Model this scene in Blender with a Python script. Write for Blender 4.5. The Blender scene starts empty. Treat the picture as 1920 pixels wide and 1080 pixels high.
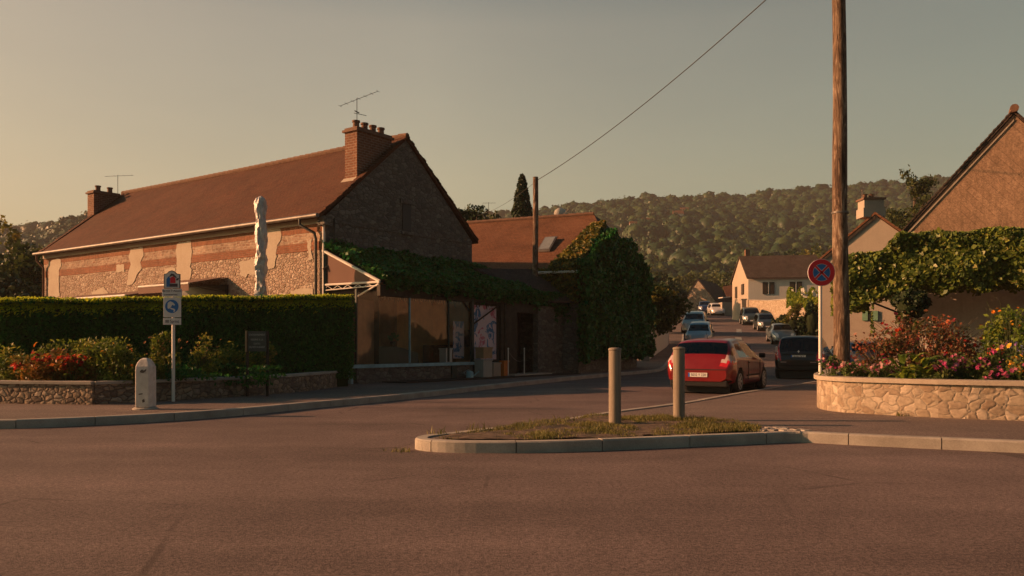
import bpy, bmesh, math, random
import numpy as np
from mathutils import Vector, Matrix
from mathutils.geometry import tessellate_polygon

random.seed(7)
RNG = np.random.default_rng(11)
C = bpy.context.scene.collection
SC = bpy.context.scene

# ------------------------------------------------------------------ camera, world, sun, exposure
EYE, FPX, U0, V0 = 1.25, 1550.0, 960.0, 648.0
cd = bpy.data.cameras.new("camera")
cam = bpy.data.objects.new("camera", cd); C.objects.link(cam)
cam.location = (0, 0, EYE); cam.rotation_euler = (math.radians(90), 0, 0)
cd.sensor_width = 36; cd.lens = FPX / 1920 * 36; cd.shift_y = (V0 - 540) / 1920
cd.clip_start = 0.05; cd.clip_end = 6000
SC.camera = cam

SUN_EL = math.radians(18.5)
SUN_H = Vector((-0.998, 0.045, 0)).normalized()
w = bpy.data.worlds.new("World"); SC.world = w; w.use_nodes = True
wn, wl = w.node_tree.nodes, w.node_tree.links
bg = wn["Background"]
sky = wn.new("ShaderNodeTexSky"); sky.sky_type = 'NISHITA'; sky.sun_disc = False
sky.sun_elevation = SUN_EL; sky.sun_rotation = math.atan2(SUN_H.x, SUN_H.y) % (2 * math.pi)
sky.altitude = 200; sky.air_density = 1.0; sky.dust_density = 5.0; sky.ozone_density = 0.6
SKYTINT = wn.new("ShaderNodeMixRGB"); SKYTINT.blend_type = 'MULTIPLY'; SKYTINT.inputs[0].default_value = 1.0
wtc = wn.new("ShaderNodeTexCoord"); wsx = wn.new("ShaderNodeSeparateXYZ"); wrp = wn.new("ShaderNodeValToRGB")
wl.new(wtc.outputs['Generated'], wsx.inputs[0]); wl.new(wsx.outputs[2], wrp.inputs[0]); wl.new(wrp.outputs[0], SKYTINT.inputs[2])
wrp.color_ramp.elements[0].position = 0.0; wrp.color_ramp.elements[0].color = (1.0, 0.93, 0.74, 1)
wrp.color_ramp.elements[1].position = 0.75; wrp.color_ramp.elements[1].color = (0.02, 0.36, 0.46, 1)
for p_, c_ in ((0.20, (1.0, 0.92, 0.68)), (0.36, (1.0, 0.90, 0.68)), (0.48, (0.24, 0.46, 0.48))):
    we = wrp.color_ramp.elements.new(p_); we.color = (*c_, 1)
SIDE = wn.new("ShaderNodeMixRGB"); SIDE.blend_type = 'MULTIPLY'; SIDE.inputs[0].default_value = 1.0     # the haze glows towards the sun and greys away from it
wmr = wn.new("ShaderNodeMapRange"); wmr.inputs[1].default_value = -1; wmr.inputs[2].default_value = 1; wl.new(wsx.outputs[0], wmr.inputs[0])
wr2 = wn.new("ShaderNodeValToRGB"); wl.new(wmr.outputs[0], wr2.inputs[0]); wr2.color_ramp.elements[0].position = 0.0; wr2.color_ramp.elements[0].color = (0.72, 0.66, 0.60, 1)
wr2.color_ramp.elements[1].position = 1.0; wr2.color_ramp.elements[1].color = (0.50, 0.55, 0.58, 1)
for p_, c_ in ((0.22, (.74, 0.66, 0.60)), (0.45, (1.14, 0.97, 0.80)), (0.76, (0.75, 0.73, 0.62))):
    we = wr2.color_ramp.elements.new(p_); we.color = (*c_, 1)
wl.new(sky.outputs[0], SKYTINT.inputs[1]); wl.new(SKYTINT.outputs[0], SIDE.inputs[1]); wl.new(wr2.outputs[0], SIDE.inputs[2])
BACK = wn.new("ShaderNodeMixRGB"); BACK.blend_type = 'MULTIPLY'; BACK.inputs[0].default_value = 1.0
wm3 = wn.new("ShaderNodeMapRange"); wm3.inputs[1].default_value = -1; wm3.inputs[2].default_value = 1; wl.new(wsx.outputs[1], wm3.inputs[0])
wr3 = wn.new("ShaderNodeValToRGB"); wl.new(wm3.outputs[0], wr3.inputs[0]); wr3.color_ramp.elements[0].position = 0.3; wr3.color_ramp.elements[0].color = (0.38, 0.58, 0.66, 1)
wr3.color_ramp.elements[1].position = 0.66; wr3.color_ramp.elements[1].color = (1, 1, 1, 1)
wl.new(SIDE.outputs[0], BACK.inputs[1]); wl.new(wr3.outputs[0], BACK.inputs[2]); wno = wn.new("ShaderNodeTexNoise"); wno.inputs['Scale'].default_value = 2.2; wno.inputs['Detail'].default_value = 6; wno.inputs['Roughness'].default_value = 0.6
wmp = wn.new("ShaderNodeMapping"); wmp.inputs['Scale'].default_value = (1, 1, 3.5); wl.new(wtc.outputs['Generated'], wmp.inputs[0]); wl.new(wmp.outputs[0], wno.inputs['Vector'])
wr4 = wn.new("ShaderNodeValToRGB"); wl.new(wno.outputs['Fac'], wr4.inputs[0]); wr4.color_ramp.elements[0].position = 0.3; wr4.color_ramp.elements[0].color = (0.955, 0.955, 0.96, 1)
wr4.color_ramp.elements[1].position = 0.7; wr4.color_ramp.elements[1].color = (1.04, 1.03, 1.02, 1)
VEIL = wn.new("ShaderNodeMixRGB"); VEIL.blend_type = 'MULTIPLY'; VEIL.inputs[0].default_value = 1.0      # thin uneven high haze
wl.new(BACK.outputs[0], VEIL.inputs[1]); wl.new(wr4.outputs[0], VEIL.inputs[2]); wl.new(VEIL.outputs[0], bg.inputs[0])
bg.inputs[1].default_value = 0.088

sd = bpy.data.lights.new("sun", 'SUN'); sun = bpy.data.objects.new("sun", sd); C.objects.link(sun)
sd.energy = 3.7; sd.angle = math.radians(0.5); sd.color = (1.0, 0.45, 0.21)
sdir = Vector((SUN_H.x * math.cos(SUN_EL), SUN_H.y * math.cos(SUN_EL), math.sin(SUN_EL)))
sun.rotation_euler = sdir.to_track_quat('Z', 'Y').to_euler()
sun.location = sdir * 200
SC.view_settings.view_transform = 'Standard'; SC.view_settings.look = 'None'
SC.view_settings.exposure = 1.1; SC.view_settings.gamma = 1.0

# ------------------------------------------------------------------ measuring helpers
def P(u, v, Y): return Vector(((u - U0) / FPX * Y, Y, EYE + (V0 - v) / FPX * Y))
def G(u, v, z=0.0):
    Y = (EYE - z) * FPX / (v - V0); return Vector(((u - U0) / FPX * Y, Y, z))
def zat(v, Y): return EYE + (V0 - v) / FPX * Y
def hz(y):                                   # the street climbs away from the junction
    if y < 38: return 0.0
    if y < 46: return 0.0049 * (y - 38) ** 2
    if y < 116: return 0.3136 + 0.078 * (y - 46)
    return 5.77 + 0.01 * (y - 116)

# ------------------------------------------------------------------ scene helpers
def tag(o, label=None, cat=None, group=None, kind=None):
    if label: o['label'] = label
    if cat: o['category'] = cat
    if group: o['group'] = group
    if kind: o['kind'] = kind
    return o
def empty(name, loc=(0, 0, 0), rz=0.0, label=None, cat=None, group=None):
    o = bpy.data.objects.new(name, None); C.objects.link(o)
    o.location = loc; o.rotation_euler = (0, 0, rz); o.empty_display_size = 0.2
    return tag(o, label, cat, group)
SITES = {}
def site(name, loc, label=None, cat=None, group=None):
    """an Empty at a thing's base whose parts are modelled in world coordinates"""
    o = empty(name, loc, 0.0, label, cat, group); SITES[o.name] = Vector(loc); return o
def adopt(o, parent):
    o.parent = parent
    if parent.name in SITES: o.matrix_parent_inverse = Matrix.Translation(-SITES[parent.name])
def link_mesh(name, me, mat, parent=None):
    me.materials.append(mat)
    o = bpy.data.objects.new(name, me); C.objects.link(o)
    if parent is not None: adopt(o, parent)
    return o
def copy_tree(o, parent=None):
    c = o.copy(); C.objects.link(c)
    if parent is not None: c.parent = parent
    for ch in list(o.children): copy_tree(ch, c)
    return c

def auto_uv(me):
    n = len(me.polygons)
    if not n: return
    nor = np.empty(n * 3); me.polygons.foreach_get('normal', nor); nor = nor.reshape(-1, 3)
    tot = np.empty(n, int); me.polygons.foreach_get('loop_total', tot)
    nl = len(me.loops); vi = np.empty(nl, int); me.loops.foreach_get('vertex_index', vi)
    co = np.empty(len(me.vertices) * 3); me.vertices.foreach_get('co', co); co = co.reshape(-1, 3)
    t = np.stack([-nor[:, 1], nor[:, 0], np.zeros(n)], 1)
    ln = np.linalg.norm(t, axis=1); flat = ln < 0.02
    t[flat] = (1, 0, 0); ln[flat] = 1; t /= ln[:, None]
    v = np.cross(nor, t)
    t = np.repeat(t, tot, 0); v = np.repeat(v, tot, 0); p = co[vi]
    uv = np.stack([(p * t).sum(1), (p * v).sum(1)], 1)
    lay = me.uv_layers.new(name='UVMap'); lay.data.foreach_set('uv', uv.ravel())

class MB:
    def __init__(s): s.v = []; s.f = []
    def add(s, vs, fs):
        b = len(s.v); s.v += [tuple(x) for x in vs]; s.f += [tuple(b + i for i in f) for f in fs]; return s
    def quad(s, *p): return s.add(p, [tuple(range(len(p)))])
    def box(s, c, d, rz=0.0):
        cx, cy, cz = c; dx, dy, dz = d[0] / 2, d[1] / 2, d[2] / 2
        co, si = math.cos(rz), math.sin(rz)
        vs = []
        for z in (-dz, dz):
            for x, y in ((-dx, -dy), (dx, -dy), (dx, dy), (-dx, dy)):
                vs.append((cx + x * co - y * si, cy + x * si + y * co, cz + z))
        return s.add(vs, [(0, 3, 2, 1), (4, 5, 6, 7), (0, 1, 5, 4), (1, 2, 6, 5), (2, 3, 7, 6), (3, 0, 4, 7)])
    def tube(s, pts, rad, n=10, cap=True):
        pts = [Vector(p) for p in pts]
        rad = [rad] * len(pts) if not hasattr(rad, '__len__') else rad
        rings = []
        for i, p in enumerate(pts):
            d = (pts[min(i + 1, len(pts) - 1)] - pts[max(i - 1, 0)]).normalized()
            a = d.orthogonal() if i == 0 else (prev - d * prev.dot(d))
            a.normalize(); prev = a; b = d.cross(a)
            rings.append([p + (a * math.cos(2 * math.pi * k / n) + b * math.sin(2 * math.pi * k / n)) * rad[i] for k in range(n)])
        vs = [v for r in rings for v in r]; fs = []
        for i in range(len(pts) - 1):
            for k in range(n):
                fs.append((i * n + k, i * n + (k + 1) % n, (i + 1) * n + (k + 1) % n, (i + 1) * n + k))
        if cap: fs += [tuple(reversed(range(n))), tuple((len(pts) - 1) * n + k for k in range(n))]
        return s.add(vs, fs)
    def lathe(s, prof, c=(0, 0, 0), n=24, axis='z'):
        vs = []; fs = []
        for r, h in prof:
            for k in range(n):
                a = 2 * math.pi * k / n
                if axis == 'z': q = (r * math.cos(a), r * math.sin(a), h)
                elif axis == 'x': q = (h, r * math.cos(a), r * math.sin(a))
                else: q = (r * math.cos(a), h, r * math.sin(a))
                vs.append((q[0] + c[0], q[1] + c[1], q[2] + c[2]))
        for i in range(len(prof) - 1):
            for k in range(n):
                fs.append((i * n + k, i * n + (k + 1) % n, (i + 1) * n + (k + 1) % n, (i + 1) * n + k))
        fs += [tuple(range(n)), tuple((len(prof) - 1) * n + k for k in range(n))]
        return s.add(vs, fs)
    def slab(s, poly, th):
        """polygon (3d points, planar) given a thickness vector"""
        n = len(poly); p = [Vector(q) for q in poly]; th = Vector(th)
        q = [a + th for a in p]
        tris = tessellate_polygon([p])
        s.add(p + q, [tuple(t) for t in tris] + [tuple(n + i for i in reversed(t)) for t in tris]
              + [(i, (i + 1) % n, n + (i + 1) % n, n + i) for i in range(n)])
        return s
    def build(s, name, mat, parent=None, smooth=False, bevel=0.0, fix=True):
        me = bpy.data.meshes.new(name); me.from_pydata(s.v, [], s.f)
        if fix or bevel:
            bm = bmesh.new(); bm.from_mesh(me)
            bmesh.ops.recalc_face_normals(bm, faces=bm.faces)
            if bevel:
                es = [e for e in bm.edges if len(e.link_faces) == 2 and e.calc_face_angle(0) > 0.5]
                bmesh.ops.bevel(bm, geom=es, offset=bevel, segments=2, affect='EDGES', profile=0.6)
            bm.to_mesh(me); bm.free()
        auto_uv(me)
        if smooth:
            me.polygons.foreach_set('use_smooth', [True] * len(me.polygons))
            try: me.set_sharp_from_angle(angle=math.radians(40))
            except Exception: pass
        me.update()
        return link_mesh(name, me, mat, parent)

def np_mesh(name, co, faces_flat, k, mat, parent=None, tint=None, uv=True, smooth=False):
    """co (N,3), faces_flat (M*k) indices, every face has k corners"""
    me = bpy.data.meshes.new(name)
    N = len(co); M = len(faces_flat) // k
    me.vertices.add(N); me.vertices.foreach_set('co', np.asarray(co, dtype=np.float32).ravel())
    me.loops.add(M * k); me.loops.foreach_set('vertex_index', np.asarray(faces_flat, dtype=np.int32))
    me.polygons.add(M); me.polygons.foreach_set('loop_start', np.arange(M, dtype=np.int32) * k)
    if smooth: me.polygons.foreach_set('use_smooth', np.ones(M, dtype=bool))
    me.update(calc_edges=True)
    if tint is not None:
        a = me.color_attributes.new('tint', 'FLOAT_COLOR', 'POINT')
        c = np.ones((N, 4), dtype=np.float32); c[:, :3] = np.asarray(tint)[:, None] if np.ndim(tint) == 1 else tint
        a.data.foreach_set('color', c.ravel())
    if uv: auto_uv(me)
    return link_mesh(name, me, mat, parent)

def leaf_arrays(pts, size, aspect=0.6, up=None, spread=1.0, rng=RNG):
    """rhombic leaves, folded a little, one per point; up = preferred normals or None"""
    pts = np.asarray(pts); n = len(pts)
    nr = rng.normal(size=(n, 3))
    if up is not None: nr = nr * spread + np.asarray(up)
    nr /= np.linalg.norm(nr, axis=1)[:, None] + 1e-9
    t = rng.normal(size=(n, 3)); t -= nr * (t * nr).sum(1)[:, None]; t /= np.linalg.norm(t, axis=1)[:, None] + 1e-9
    b = np.cross(nr, t)
    s = (np.asarray(size) * rng.uniform(0.6, 1.35, n))[:, None]
    co = np.stack([pts - t * s, pts + b * s * aspect + nr * s * 0.15, pts + t * s, pts - b * s * aspect + nr * s * 0.15], 1).reshape(-1, 3)
    return co
def leaves(name, pts, size, mat, parent=None, aspect=0.6, up=None, spread=1.0, tint=None):
    co = leaf_arrays(pts, size, aspect, up, spread)
    n = len(pts)
    if tint is None: tint = RNG.random(n)
    return np_mesh(name, co, np.arange(n * 4), 4, mat, parent, tint=np.repeat(tint, 4, 0), uv=False)

def cloud(n, c, r, clumps=14, cs=0.32, flat=1.0, rng=RNG, shell=0.55):
    """points grouped in clumps inside an ellipsoid"""
    r = np.asarray(r, float)
    d = rng.normal(size=(clumps, 3)); d /= np.linalg.norm(d, axis=1)[:, None]
    rad = rng.uniform(shell, 0.95, clumps) ** 0.7
    cc = d * rad[:, None]
    k = rng.integers(0, clumps, n)
    q = rng.normal(size=(n, 3)); q /= np.linalg.norm(q, axis=1)[:, None]
    q *= (rng.random(n) ** 0.45)[:, None] * cs * rng.uniform(0.7, 1.3, clumps)[k][:, None]
    return (cc[k] + q) * r + np.asarray(c), k

def text_mesh(s, size, loc_m, mat, parent, name='lettering', ext=0.002, align='CENTER', sx=1.0):
    cu = bpy.data.curves.new(name, 'FONT'); cu.body = s; cu.size = size; cu.align_x = align; cu.align_y = 'CENTER'
    cu.extrude = ext
    o = bpy.data.objects.new('tmp', cu); C.objects.link(o)
    bpy.context.view_layer.update()
    me = bpy.data.meshes.new_from_object(o); bpy.data.objects.remove(o)
    me.transform(loc_m @ Matrix.Diagonal((sx, 1, 1, 1)))
    me.materials.clear()
    return link_mesh(name, me, mat, parent)
def frame_matrix(origin, xax, zax_normal):
    """text plane: x along xax, y up, normal outwards"""
    x = Vector(xax).normalized(); n = Vector(zax_normal).normalized(); y = n.cross(x)
    m = Matrix((x, y, n)).transposed().to_4x4(); m.translation = Vector(origin); return m

# ------------------------------------------------------------------ materials
class NT:
    def __init__(s, name):
        s.m = bpy.data.materials.new(name); s.m.use_nodes = True
        s.n, s.l = s.m.node_tree.nodes, s.m.node_tree.links
        s.b = s.n['Principled BSDF']; s.out = s.n['Material Output']
        s.tc = s.n.new('ShaderNodeTexCoord'); s.b.inputs['Specular IOR Level'].default_value = 0.25
    def co(s, kind='Object', scale=(1, 1, 1)):
        mp = s.n.new('ShaderNodeMapping'); mp.inputs['Scale'].default_value = scale
        s.l.new(s.tc.outputs[kind], mp.inputs['Vector']); return mp.outputs[0]
    def noise(s, scale, detail=4, rough=0.55, vec=None, dist=0.0):
        n = s.n.new('ShaderNodeTexNoise'); n.inputs['Scale'].default_value = scale
        n.inputs['Detail'].default_value = detail; n.inputs['Roughness'].default_value = rough
        n.inputs['Distortion'].default_value = dist
        s.l.new(vec if vec is not None else s.tc.outputs['Object'], n.inputs['Vector']); return n.outputs['Fac']
    def ramp(s, fac, stops, interp='LINEAR'):
        r = s.n.new('ShaderNodeValToRGB'); r.color_ramp.interpolation = interp
        e = r.color_ramp.elements
        while len(e) > 1: e.remove(e[-1])
        for i, (p, c) in enumerate(stops):
            c = (c, c, c) if not hasattr(c, '__len__') else c
            if i == 0: e[0].position = p; e[0].color = (*c, 1)
            else: x = e.new(p); x.color = (*c, 1)
        s.l.new(fac, r.inputs[0]); return r.outputs[0]
    def mix(s, fac, a, b, mode='MIX'):
        m = s.n.new('ShaderNodeMixRGB'); m.blend_type = mode
        for i, x in enumerate((fac, a, b)):
            if hasattr(x, 'is_linked') or hasattr(x, 'node'): s.l.new(x, m.inputs[i])
            elif i == 0: m.inputs[0].default_value = x
            else: m.inputs[i].default_value = (*x, 1) if hasattr(x, '__len__') else (x, x, x, 1)
        return m.outputs[0]
    def math(s, op, a, b=0.0):
        m = s.n.new('ShaderNodeMath'); m.operation = op
        for i, x in enumerate((a, b)):
            if hasattr(x, 'node'): s.l.new(x, m.inputs[i])
            else: m.inputs[i].default_value = x
        return m.outputs[0]
    def color(s, x):
        if hasattr(x, 'node'): s.l.new(x, s.b.inputs['Base Color'])
        else: s.b.inputs['Base Color'].default_value = (*x, 1)
        return s
    def rough(s, x):
        if hasattr(x, 'node'): s.l.new(x, s.b.inputs['Roughness'])
        else: s.b.inputs['Roughness'].default_value = x
        return s
    def bump(s, h, strength=0.5, dist=0.02):
        b = s.n.new('ShaderNodeBump'); b.inputs['Strength'].default_value = strength; b.inputs['Distance'].default_value = dist
        s.l.new(h, b.inputs['Height']); s.l.new(b.outputs[0], s.b.inputs['Normal']); return s

def plain(name, col, rough=0.6, metal=0.0, var=0.12, scale=6.0, bump=0.0, coat=0.0, spec=0.3):
    t = NT(name); n = t.noise(scale, 4)
    lo = tuple(c * (1 - var) for c in col); hi = tuple(min(1, c * (1 + var)) for c in col)
    t.color(t.ramp(n, [(0.3, lo), (0.7, hi)])).rough(rough)
    t.b.inputs['Metallic'].default_value = metal; t.b.inputs['Coat Weight'].default_value = coat
    t.b.inputs['Specular IOR Level'].default_value = spec
    if bump: t.bump(t.noise(scale * 6, 4), bump, 0.01)
    return t.m

def m_asphalt(name, base, patch=0.25):
    t = NT(name)
    big = t.noise(0.35, 5, 0.6); mid = t.noise(3.0, 4); grit = t.noise(75, 3, 0.7); g2 = t.noise(190, 2, 0.7)
    c = t.ramp(big, [(0.3, tuple(x * (1 - patch) for x in base)), (0.7, tuple(x * (1 + patch) for x in base))])
    c = t.mix(0.8, c, t.ramp(grit, [(0.3, 0.25), (0.7, 1.75)]), 'MULTIPLY')
    c = t.mix(0.7, c, t.ramp(t.noise(26, 5, 0.75), [(0.38, 0.5), (0.62, 1.5)]), 'MULTIPLY')
    c = t.mix(t.ramp(t.noise(13, 3, 0.8), [(0.70, 0.0), (0.74, 0.6)]), c, tuple(x * 0.3 for x in base))
    c = t.mix(0.5, c, t.ramp(g2, [(0.35, 0.5), (0.65, 1.5)]), 'MULTIPLY')
    c = t.mix(0.5, c, t.ramp(mid, [(0.3, 0.8), (0.7, 1.15)]), 'MULTIPLY')
    trk = t.noise(1.0, 4, 0.6, t.co('Object', (0.10, 0.9, 1.0)))
    c = t.mix(0.6, c, t.ramp(trk, [(0.35, 0.78), (0.65, 1.2)]), 'MULTIPLY')
    # tar seams and fine cracks
    v = t.n.new('ShaderNodeTexVoronoi'); v.feature = 'DISTANCE_TO_EDGE'; v.inputs['Scale'].default_value = 0.55
    dv = t.mix(0.35, t.tc.outputs['Object'], t.n.new('ShaderNodeTexNoise').outputs['Color']); t.l.new(dv, v.inputs['Vector'])
    crack = t.ramp(v.outputs['Distance'], [(0.0, 1.0), (0.004, 0.9), (0.008, 0.0)])
    cm = t.math('MULTIPLY', crack, t.ramp(t.noise(0.5, 3), [(0.52, 0.0), (0.60, 0.6)]))
    c = t.mix(cm, c, tuple(x * 0.35 for x in base))
    t.color(c).rough(0.85).bump(t.math('ADD', grit, t.math('MULTIPLY', g2, 0.5)), 0.9, 0.012)
    return t.m

def m_rubble(name, stones, mortar, scale=4.0, stretch=1.0, bump=0.9):
    t = NT(name); vec = t.co('UV', (1.0, stretch, 1.0))
    nz = t.n.new('ShaderNodeTexNoise'); nz.inputs['Scale'].default_value = 5; t.l.new(vec, nz.inputs['Vector'])
    vv = t.mix(0.14, vec, nz.outputs['Color'])
    v = t.n.new('ShaderNodeTexVoronoi'); v.feature = 'DISTANCE_TO_EDGE'; v.inputs['Scale'].default_value = scale; v.inputs['Randomness'].default_value = 0.95
    v2 = t.n.new('ShaderNodeTexVoronoi'); v2.inputs['Scale'].default_value = scale; v2.inputs['Randomness'].default_value = 0.95
    t.l.new(vv, v.inputs['Vector']); t.l.new(vv, v2.inputs['Vector'])
    sep = t.n.new('ShaderNodeSeparateColor'); t.l.new(v2.outputs['Color'], sep.inputs[0])
    k = len(stones)
    sc = t.ramp(sep.outputs[0], [(i / max(1, k - 1), c) for i, c in enumerate(stones)])
    sc = t.mix(0.6, sc, t.ramp(t.noise(14, 5, 0.65, vec), [(0.3, 0.6), (0.7, 1.35)]), 'MULTIPLY')
    e = t.math('ADD', v.outputs['Distance'], t.math('MULTIPLY', t.math('SUBTRACT', t.noise(26, 3, 0.6, vec), 0.5), 0.05))
    mask = t.ramp(e, [(0.02, 0.0), (0.07, 1.0)])
    mc = t.mix(0.5, mortar, t.ramp(t.noise(30, 3, 0.6, vec), [(0.3, 0.7), (0.7, 1.25)]), 'MULTIPLY')
    t.color(t.mix(mask, mc, sc)).rough(0.9)
    h = t.math('ADD', t.ramp(e, [(0.0, 0.0), (0.13, 0.8), (0.3, 1.0)]), t.math('MULTIPLY', t.noise(22, 4, 0.6, vec), 0.35))
    t.bump(h, bump, 0.035); return t.m

def m_brick(name, c1, c2, mortar, bw=0.22, bh=0.065, msize=0.010, bump=0.7, wave=0.0, offset=0.5, stain=0.35):
    t = NT(name); vec = t.co('UV')
    if wave:
        nz = t.n.new('ShaderNodeTexNoise'); nz.inputs['Scale'].default_value = 2.5; t.l.new(vec, nz.inputs['Vector'])
        vec = t.mix(wave, vec, nz.outputs['Color'])
    b = t.n.new('ShaderNodeTexBrick'); b.inputs['Scale'].default_value = 1.0; b.offset = offset
    b.inputs['Brick Width'].default_value = bw; b.inputs['Row Height'].default_value = bh
    b.inputs['Mortar Size'].default_value = msize; b.inputs['Mortar Smooth'].default_value = 0.3
    b.inputs['Color1'].default_value = (*c1, 1); b.inputs['Color2'].default_value = (*c2, 1); b.inputs['Mortar'].default_value = (*mortar, 1)
    t.l.new(vec, b.inputs['Vector'])
    c = t.mix(0.7, b.outputs['Color'], t.ramp(t.noise(7, 5, 0.7), [(0.3, 1 - stain), (0.7, 1 + stain)]), 'MULTIPLY')
    c = t.mix(0.6, c, t.ramp(t.noise(0.7, 4, 0.6), [(0.35, 1 - stain), (0.7, 1 + stain * 0.6)]), 'MULTIPLY')
    t.color(c).rough(0.9)
    h = t.math('ADD', t.math('SUBTRACT', 1.0, b.outputs['Fac']), t.math('MULTIPLY', t.noise(35, 4), 0.3))
    t.bump(h, bump, 0.012); return t.m

def m_tiles(name, c1, c2, c3, bw=0.17, bh=0.12, vertical=False, lichen=(0.25, 0.2, 0.12)):
    """flat clay tiles: each course casts a step"""
    t = NT(name); vec = t.co('UV')
    if vertical:
        mp = t.n.new('ShaderNodeMapping'); mp.inputs['Rotation'].default_value = (0, 0, math.radians(-47)); t.l.new(vec, mp.inputs[0]); vec = mp.outputs[0]
    nz = t.n.new('ShaderNodeTexNoise'); nz.inputs['Scale'].default_value = 1.2; t.l.new(vec, nz.inputs['Vector'])
    vec = t.mix(0.03, vec, nz.outputs['Color'])
    b = t.n.new('ShaderNodeTexBrick'); b.inputs['Scale'].default_value = 1.0; b.offset = 0.5
    b.inputs['Brick Width'].default_value = bw; b.inputs['Row Height'].default_value = bh
    b.inputs['Mortar Size'].default_value = 0.006; b.inputs['Mortar Smooth'].default_value = 0.2; b.inputs['Bias'].default_value = -0.1
    b.inputs['Color1'].default_value = (*c1, 1); b.inputs['Color2'].default_value = (*c2, 1); b.inputs['Mortar'].default_value = tuple(x * 0.35 for x in c1) + (1,)
    t.l.new(vec, b.inputs['Vector'])
    sp = t.n.new('ShaderNodeSeparateXYZ'); t.l.new(vec, sp.inputs[0])
    fr = t.math('FRACT', t.math('DIVIDE', sp.outputs[1], bh))
    c = t.mix(t.ramp(t.noise(1.6, 6, 0.7), [(0.42, 0.0), (0.62, 0.75)]), b.outputs['Color'], c3)
    c = t.mix(t.ramp(t.noise(9, 6, 0.75), [(0.55, 0.0), (0.72, 0.6)]), c, lichen)
    c = t.mix(0.8, c, t.ramp(t.noise(24, 3, 0.7), [(0.3, 0.5), (0.7, 1.5)]), 'MULTIPLY')
    c = t.mix(0.7, c, t.ramp(t.noise(0.8, 6, 0.75), [(0.34, 0.62), (0.66, 1.35)]), 'MULTIPLY')
    c = t.mix(t.ramp(t.noise(4.5, 5, 0.8), [(0.60, 0.0), (0.72, 0.6)]), c, tuple(x * .4 for x in c1))
    t.color(c).rough(0.88)
    if vertical:
        c = t.mix(0.25, c, c1); c = t.mix(0.4, c, t.ramp(t.noise(3.0, 6, 0.75), [(0.34, 0.6), (0.66, 1.3)]), 'MULTIPLY'); c = t.mix(0.6, c, t.ramp(t.noise(1.0, 6, 0.7, t.co('UV', (9, 2, 1))), [(0.35, 0.7), (0.65, 1.25)]), 'MULTIPLY')
        t.color(c).bump(t.noise(9, 5, .7), .5, .015); return t.m
    h = t.math('ADD', t.math('MULTIPLY', t.math('SUBTRACT', 1.0, fr), 1.0), t.math('ADD', t.math('MULTIPLY', b.outputs['Fac'], -0.5), t.math('MULTIPLY', t.noise(16, 3, 0.7), 0.8)))
    t.bump(h, 0.85, 0.02); return t.m

def m_plaster(name, col, dirt=(0.25, 0.2, 0.15), amt=0.5):
    t = NT(name)
    c = t.mix(t.ramp(t.noise(1.1, 6, 0.65), [(0.45, 0.0), (0.75, amt)]), col, dirt)
    streak = t.noise(1.0, 5, 0.7, t.co('Object', (5, 5, 0.5)))
    c = t.mix(t.ramp(streak, [(0.5, 0.0), (0.8, amt * 0.7)]), c, dirt)
    c = t.mix(0.4, c, t.ramp(t.noise(18, 4), [(0.3, 0.8), (0.7, 1.15)]), 'MULTIPLY')
    t.color(c).rough(0.9).bump(t.noise(22, 5, 0.65), 0.35, 0.012); return t.m

def m_leaf(name, stops, trans=0.35, rough=0.5, spec=0.3):
    t = NT(name); a = t.n.new('ShaderNodeAttribute'); a.attribute_name = 'tint'
    c = t.ramp(a.outputs['Fac'], stops)
    c = t.mix(0.5, c, t.ramp(t.noise(1.3, 3), [(0.3, 0.7), (0.7, 1.3)]), 'MULTIPLY')
    t.color(c).rough(rough); t.b.inputs['Specular IOR Level'].default_value = spec
    tr = t.n.new('ShaderNodeBsdfTranslucent'); t.l.new(c, tr.inputs[0])
    mx = t.n.new('ShaderNodeMixShader'); mx.inputs[0].default_value = trans
    t.l.new(t.b.outputs[0], mx.inputs[1]); t.l.new(tr.outputs[0], mx.inputs[2]); t.l.new(mx.outputs[0], t.out.inputs[0])
    return t.m
def m_attr(name, rough=0.6, trans=0.3):
    """colour read from the mesh's own petal / leaf colours"""
    t = NT(name); a = t.n.new('ShaderNodeAttribute'); a.attribute_name = 'tint'
    t.color(a.outputs['Color']).rough(rough)
    tr = t.n.new('ShaderNodeBsdfTranslucent'); t.l.new(a.outputs['Color'], tr.inputs[0])
    mx = t.n.new('ShaderNodeMixShader'); mx.inputs[0].default_value = trans
    t.l.new(t.b.outputs[0], mx.inputs[1]); t.l.new(tr.outputs[0], mx.inputs[2]); t.l.new(mx.outputs[0], t.out.inputs[0])
    return t.m

M = {}
M['asphalt'] = m_asphalt('asphalt', (0.165, 0.122, 0.112))
M['pave'] = m_asphalt('pavement_tarmac', (0.19, 0.145, 0.125), 0.15)
M['ground'] = plain('field_ground', (0.07, 0.065, 0.03), 0.95, var=0.4, scale=0.2)
t = NT('kerb_concrete')
c = t.ramp(t.noise(2.2, 5, 0.6), [(0.3, (0.28, 0.25, 0.215)), (0.7, (0.44, 0.40, 0.345))])
t.color(t.mix(0.5, c, t.ramp(t.noise(60, 3, 0.7), [(0.3, 0.75), (0.7, 1.25)]), 'MULTIPLY')).rough(0.85).bump(t.noise(45, 4), 0.4, 0.006); M['kerb'] = t.m
M['soil'] = plain('dry_soil', (0.12, 0.085, 0.06), 0.95, var=0.5, scale=9, bump=1.0)
M['rubble_warm'] = m_rubble('rubble_stone_warm', [(0.20, 0.14, 0.10), (0.42, 0.32, 0.25), (0.28, 0.19, 0.14), (0.50, 0.41, 0.33)], (0.40, 0.31, 0.24), 7.5, 1.5, 0.9)
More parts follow.
